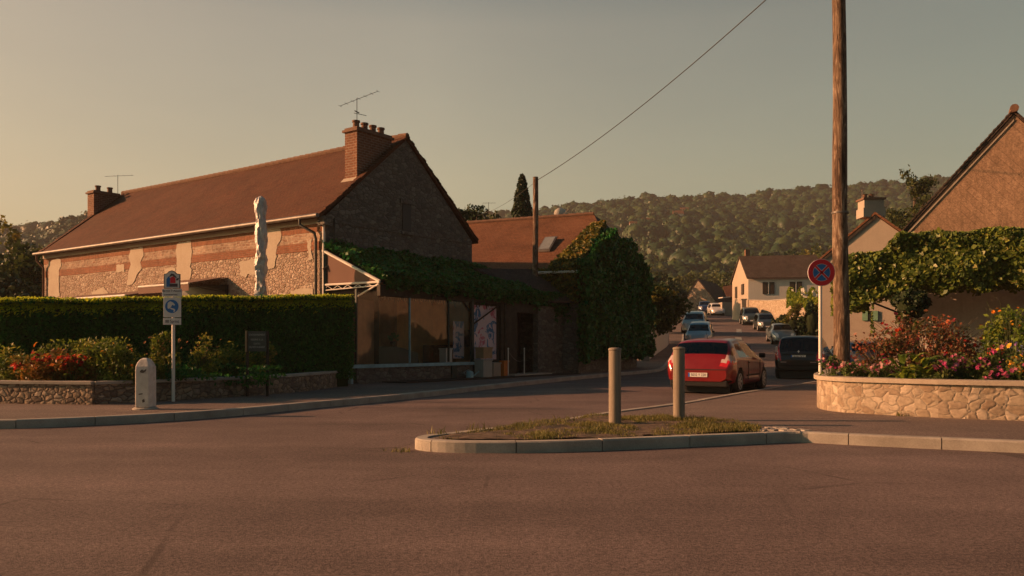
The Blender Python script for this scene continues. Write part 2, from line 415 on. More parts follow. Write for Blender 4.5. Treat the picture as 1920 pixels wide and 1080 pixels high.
M['rubble_grey'] = m_rubble('rubble_stone_grey', [(0.10, 0.095, 0.085), (0.17, 0.16, 0.14), (0.13, 0.115, 0.10), (0.21, 0.20, 0.175)], (0.10, 0.095, 0.085), 5.0, 1.7)
M['rubble_planter'] = m_rubble('planter_stone', [(0.27, 0.21, 0.15), (0.46, 0.38, 0.29), (0.24, 0.175, 0.12), (0.35, 0.28, 0.20), (0.42, 0.35, 0.27)], (0.29, 0.24, 0.18), 6.0, 1.3, 0.4)
M['rubble_low'] = m_rubble('garden_wall_stone', [(0.20, 0.15, 0.11), (0.36, 0.27, 0.19), (0.15, 0.11, 0.085), (0.42, 0.34, 0.26)], (0.17, 0.13, 0.10), 8.0, 1.4, 1.0)
M['brick'] = m_brick('red_brick', (0.28, 0.105, 0.055), (0.21, 0.08, 0.042), (0.26, 0.16, 0.11), wave=0.02)
M['brick_up'] = m_brick('upright_brick', (0.29, 0.115, 0.058), (0.22, 0.085, 0.043), (0.24, 0.145, 0.095), bw=0.075, bh=0.24, offset=0.0, wave=0.02)
M['brick_stone'] = m_brick('coursed_stone_and_brick', (0.42, 0.31, 0.23), (0.27, 0.15, 0.10), (0.40, 0.31, 0.24), bw=0.19, bh=0.085, msize=0.016, bump=1.0, wave=0.16, stain=0.5)
M['brick_chim'] = m_brick('chimney_brick', (0.21, 0.088, 0.05), (0.16, 0.068, 0.038), (0.24, 0.165, 0.12), bw=0.22, bh=0.09, msize=0.016)
M['tiles'] = m_tiles('clay_roof_tiles', (0.125, 0.044, 0.020), (0.090, 0.032, 0.015), (0.082, 0.036, 0.018), lichen=(0.12, 0.07, 0.04))
M['tiles_orange'] = m_tiles('orange_roof_tiles', (0.20, 0.085, 0.040), (0.15, 0.06, 0.028), (0.14, 0.065, 0.035), lichen=(0.17, 0.12, 0.07), bw=0.2, bh=0.15)
M['tiles_dark'] = m_tiles('dark_roof_tiles', (0.085, 0.055, 0.042), (0.06, 0.042, 0.034), (0.07, 0.055, 0.045), lichen=(0.1, 0.08, 0.05))
M['slates_brown'] = m_tiles('brown_gable_slates', (0.34, 0.22, 0.145), (0.27, 0.17, 0.11), (0.26, 0.17, 0.11), bw=1.2, bh=0.16, vertical=True, lichen=(0.38, 0.27, 0.18))
M['plaster'] = m_plaster('cream_render', (0.44, 0.38, 0.30), (0.33, 0.25, 0.18), 0.5)
M['cream'] = m_plaster('cream_house_render', (0.40, 0.34, 0.27), (0.26, 0.21, 0.17), 0.3)
M['white_wall'] = m_plaster('white_house_render', (0.58, 0.55, 0.50), (0.40, 0.36, 0.3), 0.25)
M['grey_wall'] = m_plaster('old_grey_render', (0.38, 0.33, 0.27), (0.22, 0.19, 0.16), 0.6)
M['ochre'] = m_plaster('ochre_render', (0.80, 0.40, 0.17), (0.40, 0.20, 0.10), 0.8)
M['pale_wall'] = m_plaster('pale_grey_render', (0.60, 0.56, 0.49), (0.36, 0.32, 0.27), 0.5)
M['zinc'] = plain('zinc', (0.15, 0.135, 0.12), 0.5, 0.3, 0.25, 3)
M['zinc_dark'] = plain('dark_pipe', (0.06, 0.06, 0.055), 0.5, 0.3, 0.2, 3)
M['white_paint'] = plain('white_paint', (0.72, 0.68, 0.62), 0.5, var=0.08, scale=3)
M['matte_black'] = plain('black_cloth', (.012, .012, .012), 1.0, spec=0.0)
M['sill_blue'] = plain('grey_blue_painted_timber', (0.24, 0.42, 0.48), 0.5, var=0.2, scale=4, bump=0.1)
M['frame_green'] = plain('dark_green_steel', (0.025, 0.045, 0.042), 0.5, var=0.2, scale=4)
M['dark_wood'] = plain('dark_timber', (0.035, 0.027, 0.02), 0.7, var=0.4, scale=5)
M['black'] = plain('black_plastic', (0.018, 0.018, 0.02), 0.45, var=0.1)
M['cloth_brown'] = plain('brown_awning_cloth', (0.17, 0.10, 0.078), 0.9, var=0.06, scale=2)
M['terracotta'] = plain('terracotta', (0.17, 0.095, 0.062), 0.85, var=0.25, scale=8)
M['cardboard'] = plain('cardboard', (0.36, 0.24, 0.14), 0.9, var=0.12)
M['grey_box'] = plain('pale_grey_plastic', (0.34, 0.34, 0.31), 0.6, var=0.1)
M['orange'] = plain('orange_plastic', (0.55, 0.16, 0.03), 0.5, var=0.1)
M['sign_white'] = plain('sign_white', (0.62, 0.60, 0.60), 0.35, var=0.05, scale=5)
M['sign_grey'] = plain('sign_back_grey', (0.35, 0.35, 0.34), 0.5, 0.5)
M['sign_red'] = plain('sign_red', (0.62, 0.02, 0.035), 0.35, var=0.06)
M['sign_blue'] = plain('sign_blue', (0.02, 0.14, 0.42), 0.35, var=0.08)
M['ink'] = plain('ink', (0.06, 0.045, 0.06), 0.6)
M['wire'] = plain('wire', (0.03, 0.028, 0.025), 0.7)
t = NT('weathered_pole_wood')
vec = t.co('Object', (11, 11, 1.6))
nn = t.noise(1.0, 9, 0.75, vec, 1.2)
cc = t.ramp(nn, [(0.38, (0.035, 0.022, 0.016)), (0.46, (0.12, 0.075, 0.05)), (0.54, (0.22, 0.15, 0.10)), (0.62, (0.42, 0.33, 0.25))])
kn = t.ramp(t.noise(2.3, 4), [(0.6, 0.0), (0.7, 0.7)]); t.color(t.mix(kn, cc, (0.06, 0.04, 0.028))).rough(0.85).bump(nn, 1.0, 0.06); M['pole'] = t.m
t = NT('weathered_grey_post')
vec = t.co('Object', (25, 25, 0.9)); nn = t.noise(1.0, 7, 0.7, vec)
t.color(t.ramp(nn, [(0.3, (0.15, 0.125, 0.10)), (0.7, (0.33, 0.28, 0.22))])).rough(0.8).bump(nn, 0.5, 0.01); M['post'] = t.m
t = NT('marker_stone')
nn = t.noise(7, 6, 0.65)
t.color(t.mix(t.ramp(t.noise(3, 5, 0.7), [(0.55, 0.0), (0.7, 0.7)]), t.ramp(nn, [(0.3, (0.56, 0.50, 0.45)), (0.7, (0.74, 0.68, 0.62))]), (0.16, 0.12, 0.1))).rough(0.85).bump(t.noise(30, 5), 0.5, 0.01); M['marker'] = t.m
t = NT('foil_cover')
nn = t.noise(9, 5, 0.6, t.co('Object', (1, 1, 0.5)))
t.color(t.ramp(nn, [(0.35, (0.40, 0.39, 0.40)), (0.65, (0.66, 0.64, 0.63))])).rough(0.42).bump(nn, 1.0, 0.06); t.b.inputs['Metallic'].default_value = 0.2; M['foil'] = t.m

def m_glass(name, tint=(0.02, 0.03, 0.03), alpha=0.25, rough=0.04):
    t = NT(name); gl = t.n.new('ShaderNodeBsdfGlossy'); gl.inputs['Roughness'].default_value = rough
    tr = t.n.new('ShaderNodeBsdfTransparent'); tr.inputs[0].default_value = (*tint, 1)
    lw = t.n.new('ShaderNodeLayerWeight'); lw.inputs[0].default_value = 0.5
    nb = t.n.new('ShaderNodeBump'); nb.inputs['Strength'].default_value = alpha; nb.inputs['Distance'].default_value = 0.02
    t.l.new(t.noise(1.6, 2), nb.inputs['Height']); t.l.new(nb.outputs[0], gl.inputs['Normal'])
    mx = t.n.new('ShaderNodeMixShader'); t.l.new(t.math('ADD', t.math('MULTIPLY', t.math('POWER', lw.outputs['Facing'], 3.5), 0.8), 0.055), mx.inputs[0])
    t.l.new(tr.outputs[0], mx.inputs[1]); t.l.new(gl.outputs[0], mx.inputs[2]); t.l.new(mx.outputs[0], t.out.inputs[0]); return t.m
M['car_glass'] = m_glass('car_glass', (0.10, 0.13, 0.13), 0.1)
M['shop_glass'] = m_glass('shop_glass', (0.88, 0.9, 0.86), 0.45, 0.02)
M['pane'] = plain('dark_pane', (0.02, 0.022, 0.022), 0.08, spec=0.6)

M['hedge'] = m_leaf('hedge_leaves', [(0.0, (0.010, 0.070, 0.010)), (0.6, (0.022, 0.130, 0.018)), (1.0, (0.06, 0.20, 0.030))], 0.35)
M['hedge_core'] = plain('hedge_twigs', (0.018, 0.028, 0.008), 0.95)
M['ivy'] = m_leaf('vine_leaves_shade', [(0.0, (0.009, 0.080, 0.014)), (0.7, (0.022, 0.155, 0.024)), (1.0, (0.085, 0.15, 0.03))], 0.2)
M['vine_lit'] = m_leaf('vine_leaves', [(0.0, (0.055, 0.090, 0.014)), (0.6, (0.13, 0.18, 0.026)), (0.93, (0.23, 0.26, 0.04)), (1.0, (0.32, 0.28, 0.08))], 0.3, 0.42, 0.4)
M['autumn'] = m_leaf('turning_leaves', [(0.0, (0.045, 0.07, 0.012)), (0.5, (0.12, 0.13, 0.02)), (0.85, (0.26, 0.21, 0.03)), (1.0, (0.38, 0.22, 0.04))], 0.35)  # autumn trees, and the sunlit side of the ivy put into colour
M['tree'] = m_leaf('tree_leaves', [(0.0, (0.022, 0.035, 0.010)), (0.6, (0.055, 0.078, 0.018)), (1.0, (0.12, 0.13, 0.03))], 0.3)
M['conifer'] = m_leaf('conifer_needles', [(0.0, (0.012, 0.026, 0.010)), (0.7, (0.030, 0.055, 0.018)), (1.0, (0.07, 0.09, 0.03))], 0.15)
M['forest'] = m_leaf('forest_leaves', [(0.0, (0.009, 0.028, 0.012)), (0.45, (0.020, 0.050, 0.017)), (0.85, (0.052, 0.080, 0.020)), (1.0, (0.12, 0.11, 0.025))], 0.1)
M['grass'] = m_leaf('grass_blades', [(0.0, (0.07, 0.085, 0.02)), (0.6, (0.17, 0.16, 0.04)), (1.0, (0.32, 0.26, 0.10))], 0.35)
M['petals'] = m_attr('flower_petals')
M['bark'] = plain('bark', (0.10, 0.07, 0.05), 0.9, var=0.4, scale=9, bump=0.8)
M['stem'] = plain('green_stem', (0.07, 0.085, 0.03), 0.8, var=0.3)
# ================================================================== THE SETTING
# ---- ground sheet out to the horizon
def grid_sheet(name, xs, ys, zf, mat, kind='structure'):
    X, Y = np.meshgrid(xs, ys); Z = np.vectorize(zf)(X, Y)
    co = np.stack([X.ravel(), Y.ravel(), Z.ravel()], 1); nx = len(xs); f = []
    for j in range(len(ys) - 1):
        for i in range(nx - 1):
            a = j * nx + i; f += [a, a + 1, a + nx + 1, a + nx]
    o = np_mesh(name, co, f, 4, mat, smooth=True); tag(o, kind=kind); return o
def base_z(x, y): return hz(y) if y < 180 else 6.5 + 0.004 * (y - 180)
grid_sheet('ground', [-3000, -600, -200, -80, -30, 0, 30, 80, 200, 600, 3000],
           [-60, 0, 20, 38] + [38 + 2 * i for i in range(1, 36)] + [120, 150, 180, 300, 600, 1500, 4000],
           lambda x, y: base_z(x, y) - 0.06, M['ground'])

LK = [(-40, 13.2), (-20, 12.3), (-12, 12.1), (-7.75, 12.35), (-7.0, 12.6), (-5.73, 13.5), (-4.63, 14.96), (-4.07, 16.3), (-2.69, 18.5),
      (-.96, 22.8), (1.3, 28), (3.9, 33.4), (5.6, 36.4), (7.3, 39.8), (9.0, 47), (11.3, 55), (12.9, 62), (15.4, 74), (18.3, 87), (22, 105), (27, 125)]
RK = [(60, -14), (30, 0), (14, 6.2), (9, 8.3), (5.95, 9.6), (4.7, 10.15), (3.95, 10.55), (3.72, 10.68), (3.3, 10.55), (1.08, 9.8), (.3, 9.62), (-.37, 9.58), (-.85, 9.66), (-1.13, 9.85),
      (-1.2, 10.1), (-1.13, 10.35), (-.88, 10.6), (-.15, 11.5), (.62, 12.35), (1.5, 13.9), (3.1, 15.9), (4.3, 17.9), (5.5, 19.9), (7.6, 23.2), (9.76, 26.3),
      (13.5, 33), (16.4, 42), (18.5, 50), (20.6, 60), (23.2, 72), (26.5, 87), (30.3, 105), (36, 125)]
def resample(pts, step=0.5):
    out = []
    for (a, b) in zip(pts[:-1], pts[1:]):
        a, b = Vector(a), Vector(b); n = max(1, int((b - a).length / step))
        out += [a + (b - a) * i / n for i in range(n)]
    return out + [Vector(pts[-1])]
def smooth_line(pts, it=2):
    pts = [Vector(p) for p in pts]
    for _ in range(it):
        q = [pts[0]]
        for a, b in zip(pts[:-1], pts[1:]): q += [a * .75 + b * .25, a * .25 + b * .75]
        pts = q + [pts[-1]]
    return pts
lk = smooth_line(LK); rk = smooth_line(RK, 2)

grid_sheet('road', [-60, -20, -8, 0, 8, 20, 40, 60], [-25, 0, 20, 38] + [38 + 2 * i for i in range(1, 36)] + [125],
           lambda x, y: hz(y) - 0.0, M['asphalt'])
def pavement(line, side, far, name):
    """sheet from the kerb line to the land beyond, 0.12 above the road"""
    near = [p for p in line if p.y <= 38.5]
    poly = [Vector((p.x, p.y, 0.118)) for p in near] + [Vector((far, 38.5, .118)), Vector((far, near[0].y, .118))]
    tris = tessellate_polygon([poly]); m = MB(); m.add(poly, [tuple(t) for t in tris])
    up = [near[-1]] + [p for p in line if p.y > 38.5]
    for a, b in zip(up[:-1], up[1:]):
        m.quad((a.x, a.y, hz(a.y) + .118), (far, a.y, hz(a.y) + .118), (far, b.y, hz(b.y) + .118), (b.x, b.y, hz(b.y) + .118))
    o = m.build(name, M['pave'])
    me = o.data
    for pgn in me.polygons:
        if pgn.normal.z < 0: pgn.flip()
    tag(o, kind='structure'); return o
pavement(lk, -1, -90, 'pavement_left'); pavement(rk, 1, 90, 'pavement_right')

def kerb(line, inward, name, wd=0.15, h=0.135, ymax=200):
    """individual stones butted along the line, one mesh; inward = +1 land lies left of travel"""
    pts = [p for p in resample([tuple(p) for p in line], 0.22) if p.y < ymax]
    m = MB(); L = 0.0
    n = len(pts); nor = []
    for i in range(n):
        d = (pts[min(i + 1, n - 1)] - pts[max(i - 1, 0)]).normalized(); nor.append(Vector((-d.y, d.x)) * inward)
    acc = 0; start = 0
    for i in range(1, n):
        acc += (pts[i] - pts[i - 1]).length
        if acc > 1.0 or i == n - 1:
            seg = list(range(start, i + 1)); dz = random.uniform(-.004, .004)
            vs = []
            for j, q in enumerate(seg):
                p, k = pts[q], nor[q]
                d = (pts[min(q + 1, n - 1)] - pts[max(q - 1, 0)]).normalized()
                if j == 0: p = p + d * .006
                if j == len(seg) - 1: p = p - d * .006
                z = hz(p.y)
                for off, zz in ((0, -.1), (0.0, h - .02 + dz), (.02, h + dz), (wd, h + dz), (wd, -.1)):
                    vs.append((p.x + k.x * off, p.y + k.y * off, z + zz))
            fs = []
            for j in range(len(seg) - 1):
                for k in range(4): fs.append((j * 5 + k, j * 5 + k + 1, j * 5 + 6 + k, j * 5 + 5 + k))
            e = (len(seg) - 1) * 5
            fs += [(0, 1, 2, 3, 4), tuple(e + k for k in (4, 3, 2, 1, 0))]
            m.add(vs, fs); acc = 0; start = i
    return tag(m.build(name, M['kerb']), kind='structure')
kerb(lk, 1, 'kerb_left', ymax=110); kerb(rk, -1, 'kerb_right', ymax=110)

# ---- planted tip of the right pavement: bare soil, tufts of dry grass, a few setts
bed = [(-.95, 9.98), (-.75, 9.86), (-.35, 9.8), (.3, 9.84), (1.1, 10.02), (2.2, 10.34), (3.2, 10.72), (3.35, 11.1), (3.3, 12.0), (2.9, 12.6), (2.2, 12.9), (1.3, 13.1), (.75, 12.35), (0, 11.45), (-.7, 10.55), (-.92, 10.25)]
def in_poly(x, y, poly):
    c = False; n = len(poly)
    for i in range(n):
        (x1, y1), (x2, y2) = poly[i], poly[i - 1]
        if (y1 > y) != (y2 > y) and x < (x2 - x1) * (y - y1) / (y2 - y1) + x1: c = not c
    return c
from mathutils import noise as mnoise
def soil_z(x, y): return .126 + .05 * max(0, mnoise.noise(Vector((x * 1.1, y * 1.1, 0)))) + .022 * mnoise.noise(Vector((x * 5, y * 5, 3))) + .01
gx = np.arange(-1.1, 3.6, .08); gy = np.arange(9.7, 13.3, .08); m = MB(); idx = {}
for i, x in enumerate(gx):
    for j, y in enumerate(gy):
        if in_poly(x, y, bed):
            idx[i, j] = len(m.v); m.v.append((x, y, soil_z(x, y)))
for (i, j), a in idx.items():
    if (i + 1, j) in idx and (i, j + 1) in idx and (i + 1, j + 1) in idx: m.f.append((a, idx[i + 1, j], idx[i + 1, j + 1], idx[i, j + 1]))
tag(m.build('planting_bed_soil', M['soil'], smooth=True), kind='structure')

def blades(pts, h, wd, lean=0.35, rng=RNG):
    n = len(pts); pts = np.asarray(pts, float); a = rng.uniform(0, 2 * np.pi, n)
    hh = h * rng.uniform(.4, 1.3, n); l = rng.normal(0, lean, (n, 2)) * hh[:, None]
    dx = np.stack([np.cos(a), np.sin(a), 0 * a], 1) * wd
    mid = pts + np.stack([l[:, 0] * .35, l[:, 1] * .35, hh * .6], 1); tip = pts + np.stack([l[:, 0], l[:, 1], hh], 1)
    co = np.stack([pts - dx, pts + dx, mid + dx * .7, mid - dx * .7], 1)
    co2 = np.stack([mid - dx * .7, mid + dx * .7, tip + dx * .1, tip - dx * .1], 1)
    return np.concatenate([co, co2], 1).reshape(-1, 3)
pts = []; 
while len(pts) < 15000:
    x, y = random.uniform(-1, 3.4), random.uniform(9.7, 13.2)
    if not in_poly(x, y, bed): continue
    d = mnoise.noise(Vector((x * 1.3, y * 1.3, 9))) + .6 * mnoise.noise(Vector((x * 4, y * 4, 2)))
    lush = .1 + .5 * min(1, max(0, (y - 10.2) / 2.5)) + (0.25 if x > 1.8 else 0)
    if random.random() < max(0.02, lush + d * 1.2): pts.append((x, y, soil_z(x, y) - .01, max(.5, .8 + d + lush * .6)))
pts = np.array(pts); co = blades(pts[:, :3], .036 * pts[:, 3], .0045)
o = np_mesh('grass', co, np.arange(len(co)), 4, M['grass'], tint=np.repeat(RNG.random(len(pts)), 8), uv=False)
tag(o, 'short dry grass and weeds on the planting bed of the traffic island', 'grass', kind='stuff')
# weeds and litter in the gutters
def weed(loc, n, h, label, mat='grass'):
    p = np.array(loc) + RNG.normal(0, .05, (n, 3)) * (1.6, 1.0, 0)
    co = blades(p, h, .006, .5)
    return tag(np_mesh('weeds', co, np.arange(len(co)), 4, M[mat], tint=np.repeat(RNG.random(n), 8), uv=False), label, 'weeds', kind='stuff')
weed((5.62 + .62, 13.3, .12), 30, .07, 'small weed at the foot of the planter wall')
weed((-1.3, 9.75, .0), 50, .05, 'dry weeds in the gutter beside the rounded kerb nose')
for k, (x, y) in enumerate([(-.9, 10.45), (-.45, 11.0), (.3, 11.85), (.75, 12.3)]):
    weed((x, y, .13), 22, .09, ['tall dry weed nearest the rounded kerb nose', 'second dry weed along the back kerb of the island', 'third dry weed along the back kerb of the island', 'dry weed on the back kerb nearest the left post'][k])
m = MB()
for k in range(46):
    a = random.random(); x = 2.6 + 1.1 * a + random.uniform(-.3, .3); y = 12.6 - 1.8 * a + random.uniform(-.12, .12)
    if in_poly(x, y, bed) and random.random() < .6: continue
    m.box((x, y, .128), (random.uniform(.09, .16), random.uniform(.08, .14), .03), random.uniform(0, 3))
tag(m.build('paving_stones', M['kerb'], bevel=.008), 'row of small pale setts at the right end of the planting bed', 'paving', kind='stuff')

# ---- hills with the wood on them
def ridge(x):      # height of the skyline hill by x at its ridge line
    return np.interp(x, [-900, -330, -290, -230, -120, -40, -11, 30, 73, 110, 146, 190, 246, 270, 340, 520, 900], [60, 62, 76, 84, 74, 78, 83, 88, 95, 96, 97, 103, 105, 109, 118, 128, 120])
def hill_z(x, y):
    r = float(ridge(x)) * 0.90; y0 = 165 + 20 * math.sin(x * .012)
    t = min(1, max(0, (y - y0) / (510 - y0)))
    s = t ** 1.05
    bumps = 6 * mnoise.noise(Vector((x * .011, y * .011, 0))) + 3 * mnoise.noise(Vector((x * .03, y * .03, 5)))
    return 6.0 + (r - 6) * s + bumps * min(1, t * 5) * (1 - t * .6) - (0 if y < 515 else (y - 515) * .25)
grid_sheet('hills', np.arange(-620, 621, 20), np.arange(150, 640, 16), hill_z, M['hedge_core'])
def crown_block(name, cs, rad, per, size, mat, label, cat, tintbias=None):
    cs = np.asarray(cs, float); rad = np.asarray(rad, float); n = len(cs)
    k = np.repeat(np.arange(n), per); d = RNG.normal(size=(n * per, 3)); d /= np.linalg.norm(d, axis=1)[:, None]
    d[:, 2] = np.abs(d[:, 2]) * 1.0 - .12 * 1; d[:, 1] = np.where(d[:, 1] > .35, -d[:, 1], d[:, 1])
    rr = rad[k][:, None] * np.array([1, 1, 1.05]) * RNG.uniform(.7, 1.08, (n * per, 1))
    lump = 1 + .25 * np.sin(d[:, :1] * 5 + k[:, None]) * np.cos(d[:, 1:2] * 4 + 2 * k[:, None])
    p = cs[k] + d * rr * lump
    nu, nv = 9, 5; th = np.linspace(0, 2 * np.pi, nu, endpoint=False); ph = np.linspace(-.25, 1.35, nv)      # lumpy crown body
    bx = np.stack([np.cos(th)[None] * np.cos(ph)[:, None], np.sin(th)[None] * np.cos(ph)[:, None], np.repeat(np.sin(ph)[:, None], nu, 1)], 2).reshape(-1, 3)
    jit = RNG.uniform(.72, 1.12, (n, nu * nv, 1)); BV = cs[:, None, :] + bx[None] * (rad[:, None, None] * np.array([.97, .97, 1.0])) * jit
    bf = np.array([(i * nu + j, i * nu + (j + 1) % nu, (i + 1) * nu + (j + 1) % nu, (i + 1) * nu + j) for i in range(nv - 1) for j in range(nu)])
    BF = (bf[None] + (np.arange(n) * nu * nv)[:, None, None]).reshape(-1)
    co = leaf_arrays(p, size * (rad[k] / 4) ** .6, .8, up=d, spread=.38)
    crown_t = RNG.random(n) if tintbias is None else tintbias
    tnt = np.clip(crown_t[k] * .75 + .1 + RNG.normal(0, .05, n * per), 0, 1)
    allv = np.concatenate([BV.reshape(-1, 3), co]); fl = np.concatenate([BF, np.arange(len(co)) + n * nu * nv])
    tt = np.concatenate([np.repeat(np.clip(crown_t * .75 + .1, 0, 1), nu * nv), np.repeat(tnt, 4)])
    o = np_mesh(name, allv, fl, 4, M[mat], tint=tt, uv=False, smooth=True)
    return tag(o, label, cat, kind='stuff')
cs = []; rad = []
def hill_visible_x(y): return (-.66 * y, .68 * y)
def fill(n, y0, y1, r0, r1):
    c = 0
    while c < n:
        y = y0 + (y1 - y0) * random.random(); a, b = hill_visible_x(y); x = random.uniform(a, b)
        u = 960 + 1550 * x / y
        if 160 < u < 850: continue
        r = random.uniform(r0, r1)
        if mnoise.noise(Vector((x * .015, y * .02, 8))) < -.30 and y < 420: r *= .45
        cs.append((x, y, hill_z(x, y) + r * .55)); rad.append(r); c += 1
fill(1700, 168, 270, 1.6, 3.9); fill(2600, 270, 400, 2.0, 4.8); fill(2800, 400, 515, 2.2, 5.2)
cs2 = []
for k in range(620):                                # skyline
    y = random.uniform(500, 520); u = random.uniform(-80, 1960)
    if 200 < u < 850: continue
    x = (u - 960) / 1550 * y; r = random.uniform(2.2, 4.8); cs.append((x, y, hill_z(x, y) + r * random.uniform(.6, 1.15))); rad.append(r)
crown_block('woodland', cs, np.array(rad), 46, .62, 'forest', 'hazy wooded hillside rising beyond the village', 'woodland', tintbias=np.clip(RNG.random(len(cs)) ** 1.3 * .75 + .35 * (1 - (np.array(cs)[:, 1] - 165) / 350) , 0, 1))
# a few far houses on the hill
for k, (u, v, Y) in enumerate([(1271, 405, 430), (1283, 397, 440), (1211, 416, 420), (1187, 422, 415)]):
    Y = next((yy for yy in range(230, 505, 3) if hill_z((u - U0) / FPX * yy, yy) + 5 > zat(v, yy)), 480); p = P(u, v, Y); s = [2.4, 2.0, 1.7, 1.5][k]
    h = site('hill_house', (p.x, p.y, p.z - s * 1.5), ['pale pink far house, the brightest one on the wooded hill', 'small far house just above the brightest hill house', 'small pale far house left on the wooded hill', 'smallest far house furthest left on the wooded hill'][k], 'house', 'far houses among the trees on the hill')
    a = MB().box((p.x, p.y, p.z - s * .6), (s * 2, s * 1.6, s * 1.9)); a.build('wall', M['white_wall'], h)
    r = MB(); z = p.z + s * .35
    r.add([(p.x - s * 1.1, p.y - s * .9, z), (p.x + s * 1.1, p.y - s * .9, z), (p.x + s * 1.1, p.y + s * .9, z), (p.x - s * 1.1, p.y + s * .9, z), (p.x - s * 1.1, p.y, z + s * .8), (p.x + s * 1.1, p.y, z + s * .8)],
          [(0, 1, 5, 4), (2, 3, 4, 5), (0, 4, 3), (1, 2, 5), (0, 3, 2, 1)]); r.build('roof', M['tiles_orange'], h)

# ---- air
hb = MB().box((0, 300, 68), (1500, 760, 140)); hz_o = hb.build('haze', M['white_paint'])
hm = bpy.data.materials.new('air'); hm.use_nodes = True; hm.node_tree.nodes.clear()
ho = hm.node_tree.nodes.new('ShaderNodeOutputMaterial'); hv = hm.node_tree.nodes.new('ShaderNodeVolumePrincipled')
hv.inputs['Color'].default_value = (0.96, 0.92, 0.88, 1); hv.inputs['Density'].default_value = 0.00030; hv.inputs['Anisotropy'].default_value = 0.1
hm.node_tree.links.new(hv.outputs[0], ho.inputs['Volume']); hz_o.data.materials[0] = hm
tag(hz_o, 'thin evening haze in the air over the village', 'haze', kind='stuff')

# ================================================================== LONG STONE HOUSE
A = Vector((-.809, .588)); B = Vector((.588, .809)); C0 = Vector((-6.13, 26.9))
def hp(s, t, z): q = C0 + A * s + B * t; return Vector((q.x, q.y, z))
def s_of(u):
    r = (u - 960) / 1550; return -(6.13 + 26.9 * r) / (.809 + .588 * r)
def t_of(u, off=0.0):      # t on the plane s = -off (gable plane, or the shop front at 2.55)
    o = C0 - A * off; r = (u - 960) / 1550
    return (r * o.y - o.x) / (.588 - .809 * r)
def fz(u, v):              # height of an image point on the long facade
    s = s_of(u); q = C0 + A * s; return zat(v, q.y)
LEN, WID, EH, RH = 19.1, 7.7, 5.42, 8.75
house = site('stone_house', (C0.x, C0.y, .12), 'long stone and brick house with rust tiled roof behind the hedge', 'house')
def hquad(m, *stz): m.quad(*[hp(*q) for q in stz])
# long facade split in courses: stone, brick band, coursed stone, upright brick frieze, plaster cornice
def strip(z0, z1, out, mat, name):
    m = MB(); m.add([hp(0, -out, z0), hp(LEN, -out, z0), hp(LEN, -out, z1), hp(0, -out, z1), hp(0, .1, z0), hp(LEN, .1, z0), hp(LEN, .1, z1), hp(0, .1, z1)],
                    [(0, 1, 2, 3), (3, 2, 6, 7), (0, 4, 5, 1), (0, 3, 7, 4), (1, 5, 6, 2)])
    return m.build(name, mat, house)
strip(.0, 4.38, 0, M['rubble_warm'], 'stone_wall'); strip(4.38, 4.66, .015, M['brick'], 'brick_band')
strip(4.66, 4.98, .004, M['brick_stone'], 'stone_course'); strip(4.98, 5.24, .012, M['brick_up'], 'brick_frieze'); strip(5.24, EH + .02, .06, M['plaster'], 'cornice')
g = MB()
g.quad(hp(0, 0.1, 0), hp(0, WID, 0), hp(0, WID, EH), hp(0, WID / 2, RH), hp(0, 0.1, EH + .09)); g.build('gable_wall', M['rubble_grey'], house)
g = MB(); g.quad(hp(LEN, 0.1, 0), hp(LEN, WID, 0), hp(LEN, WID, EH), hp(LEN, WID / 2, RH), hp(LEN, 0.1, EH + .09)); g.quad(hp(0, WID, 0), hp(LEN, WID, 0), hp(LEN, WID, EH), hp(0, WID, EH)); g.build('rear_wall', M['rubble_grey'], house)
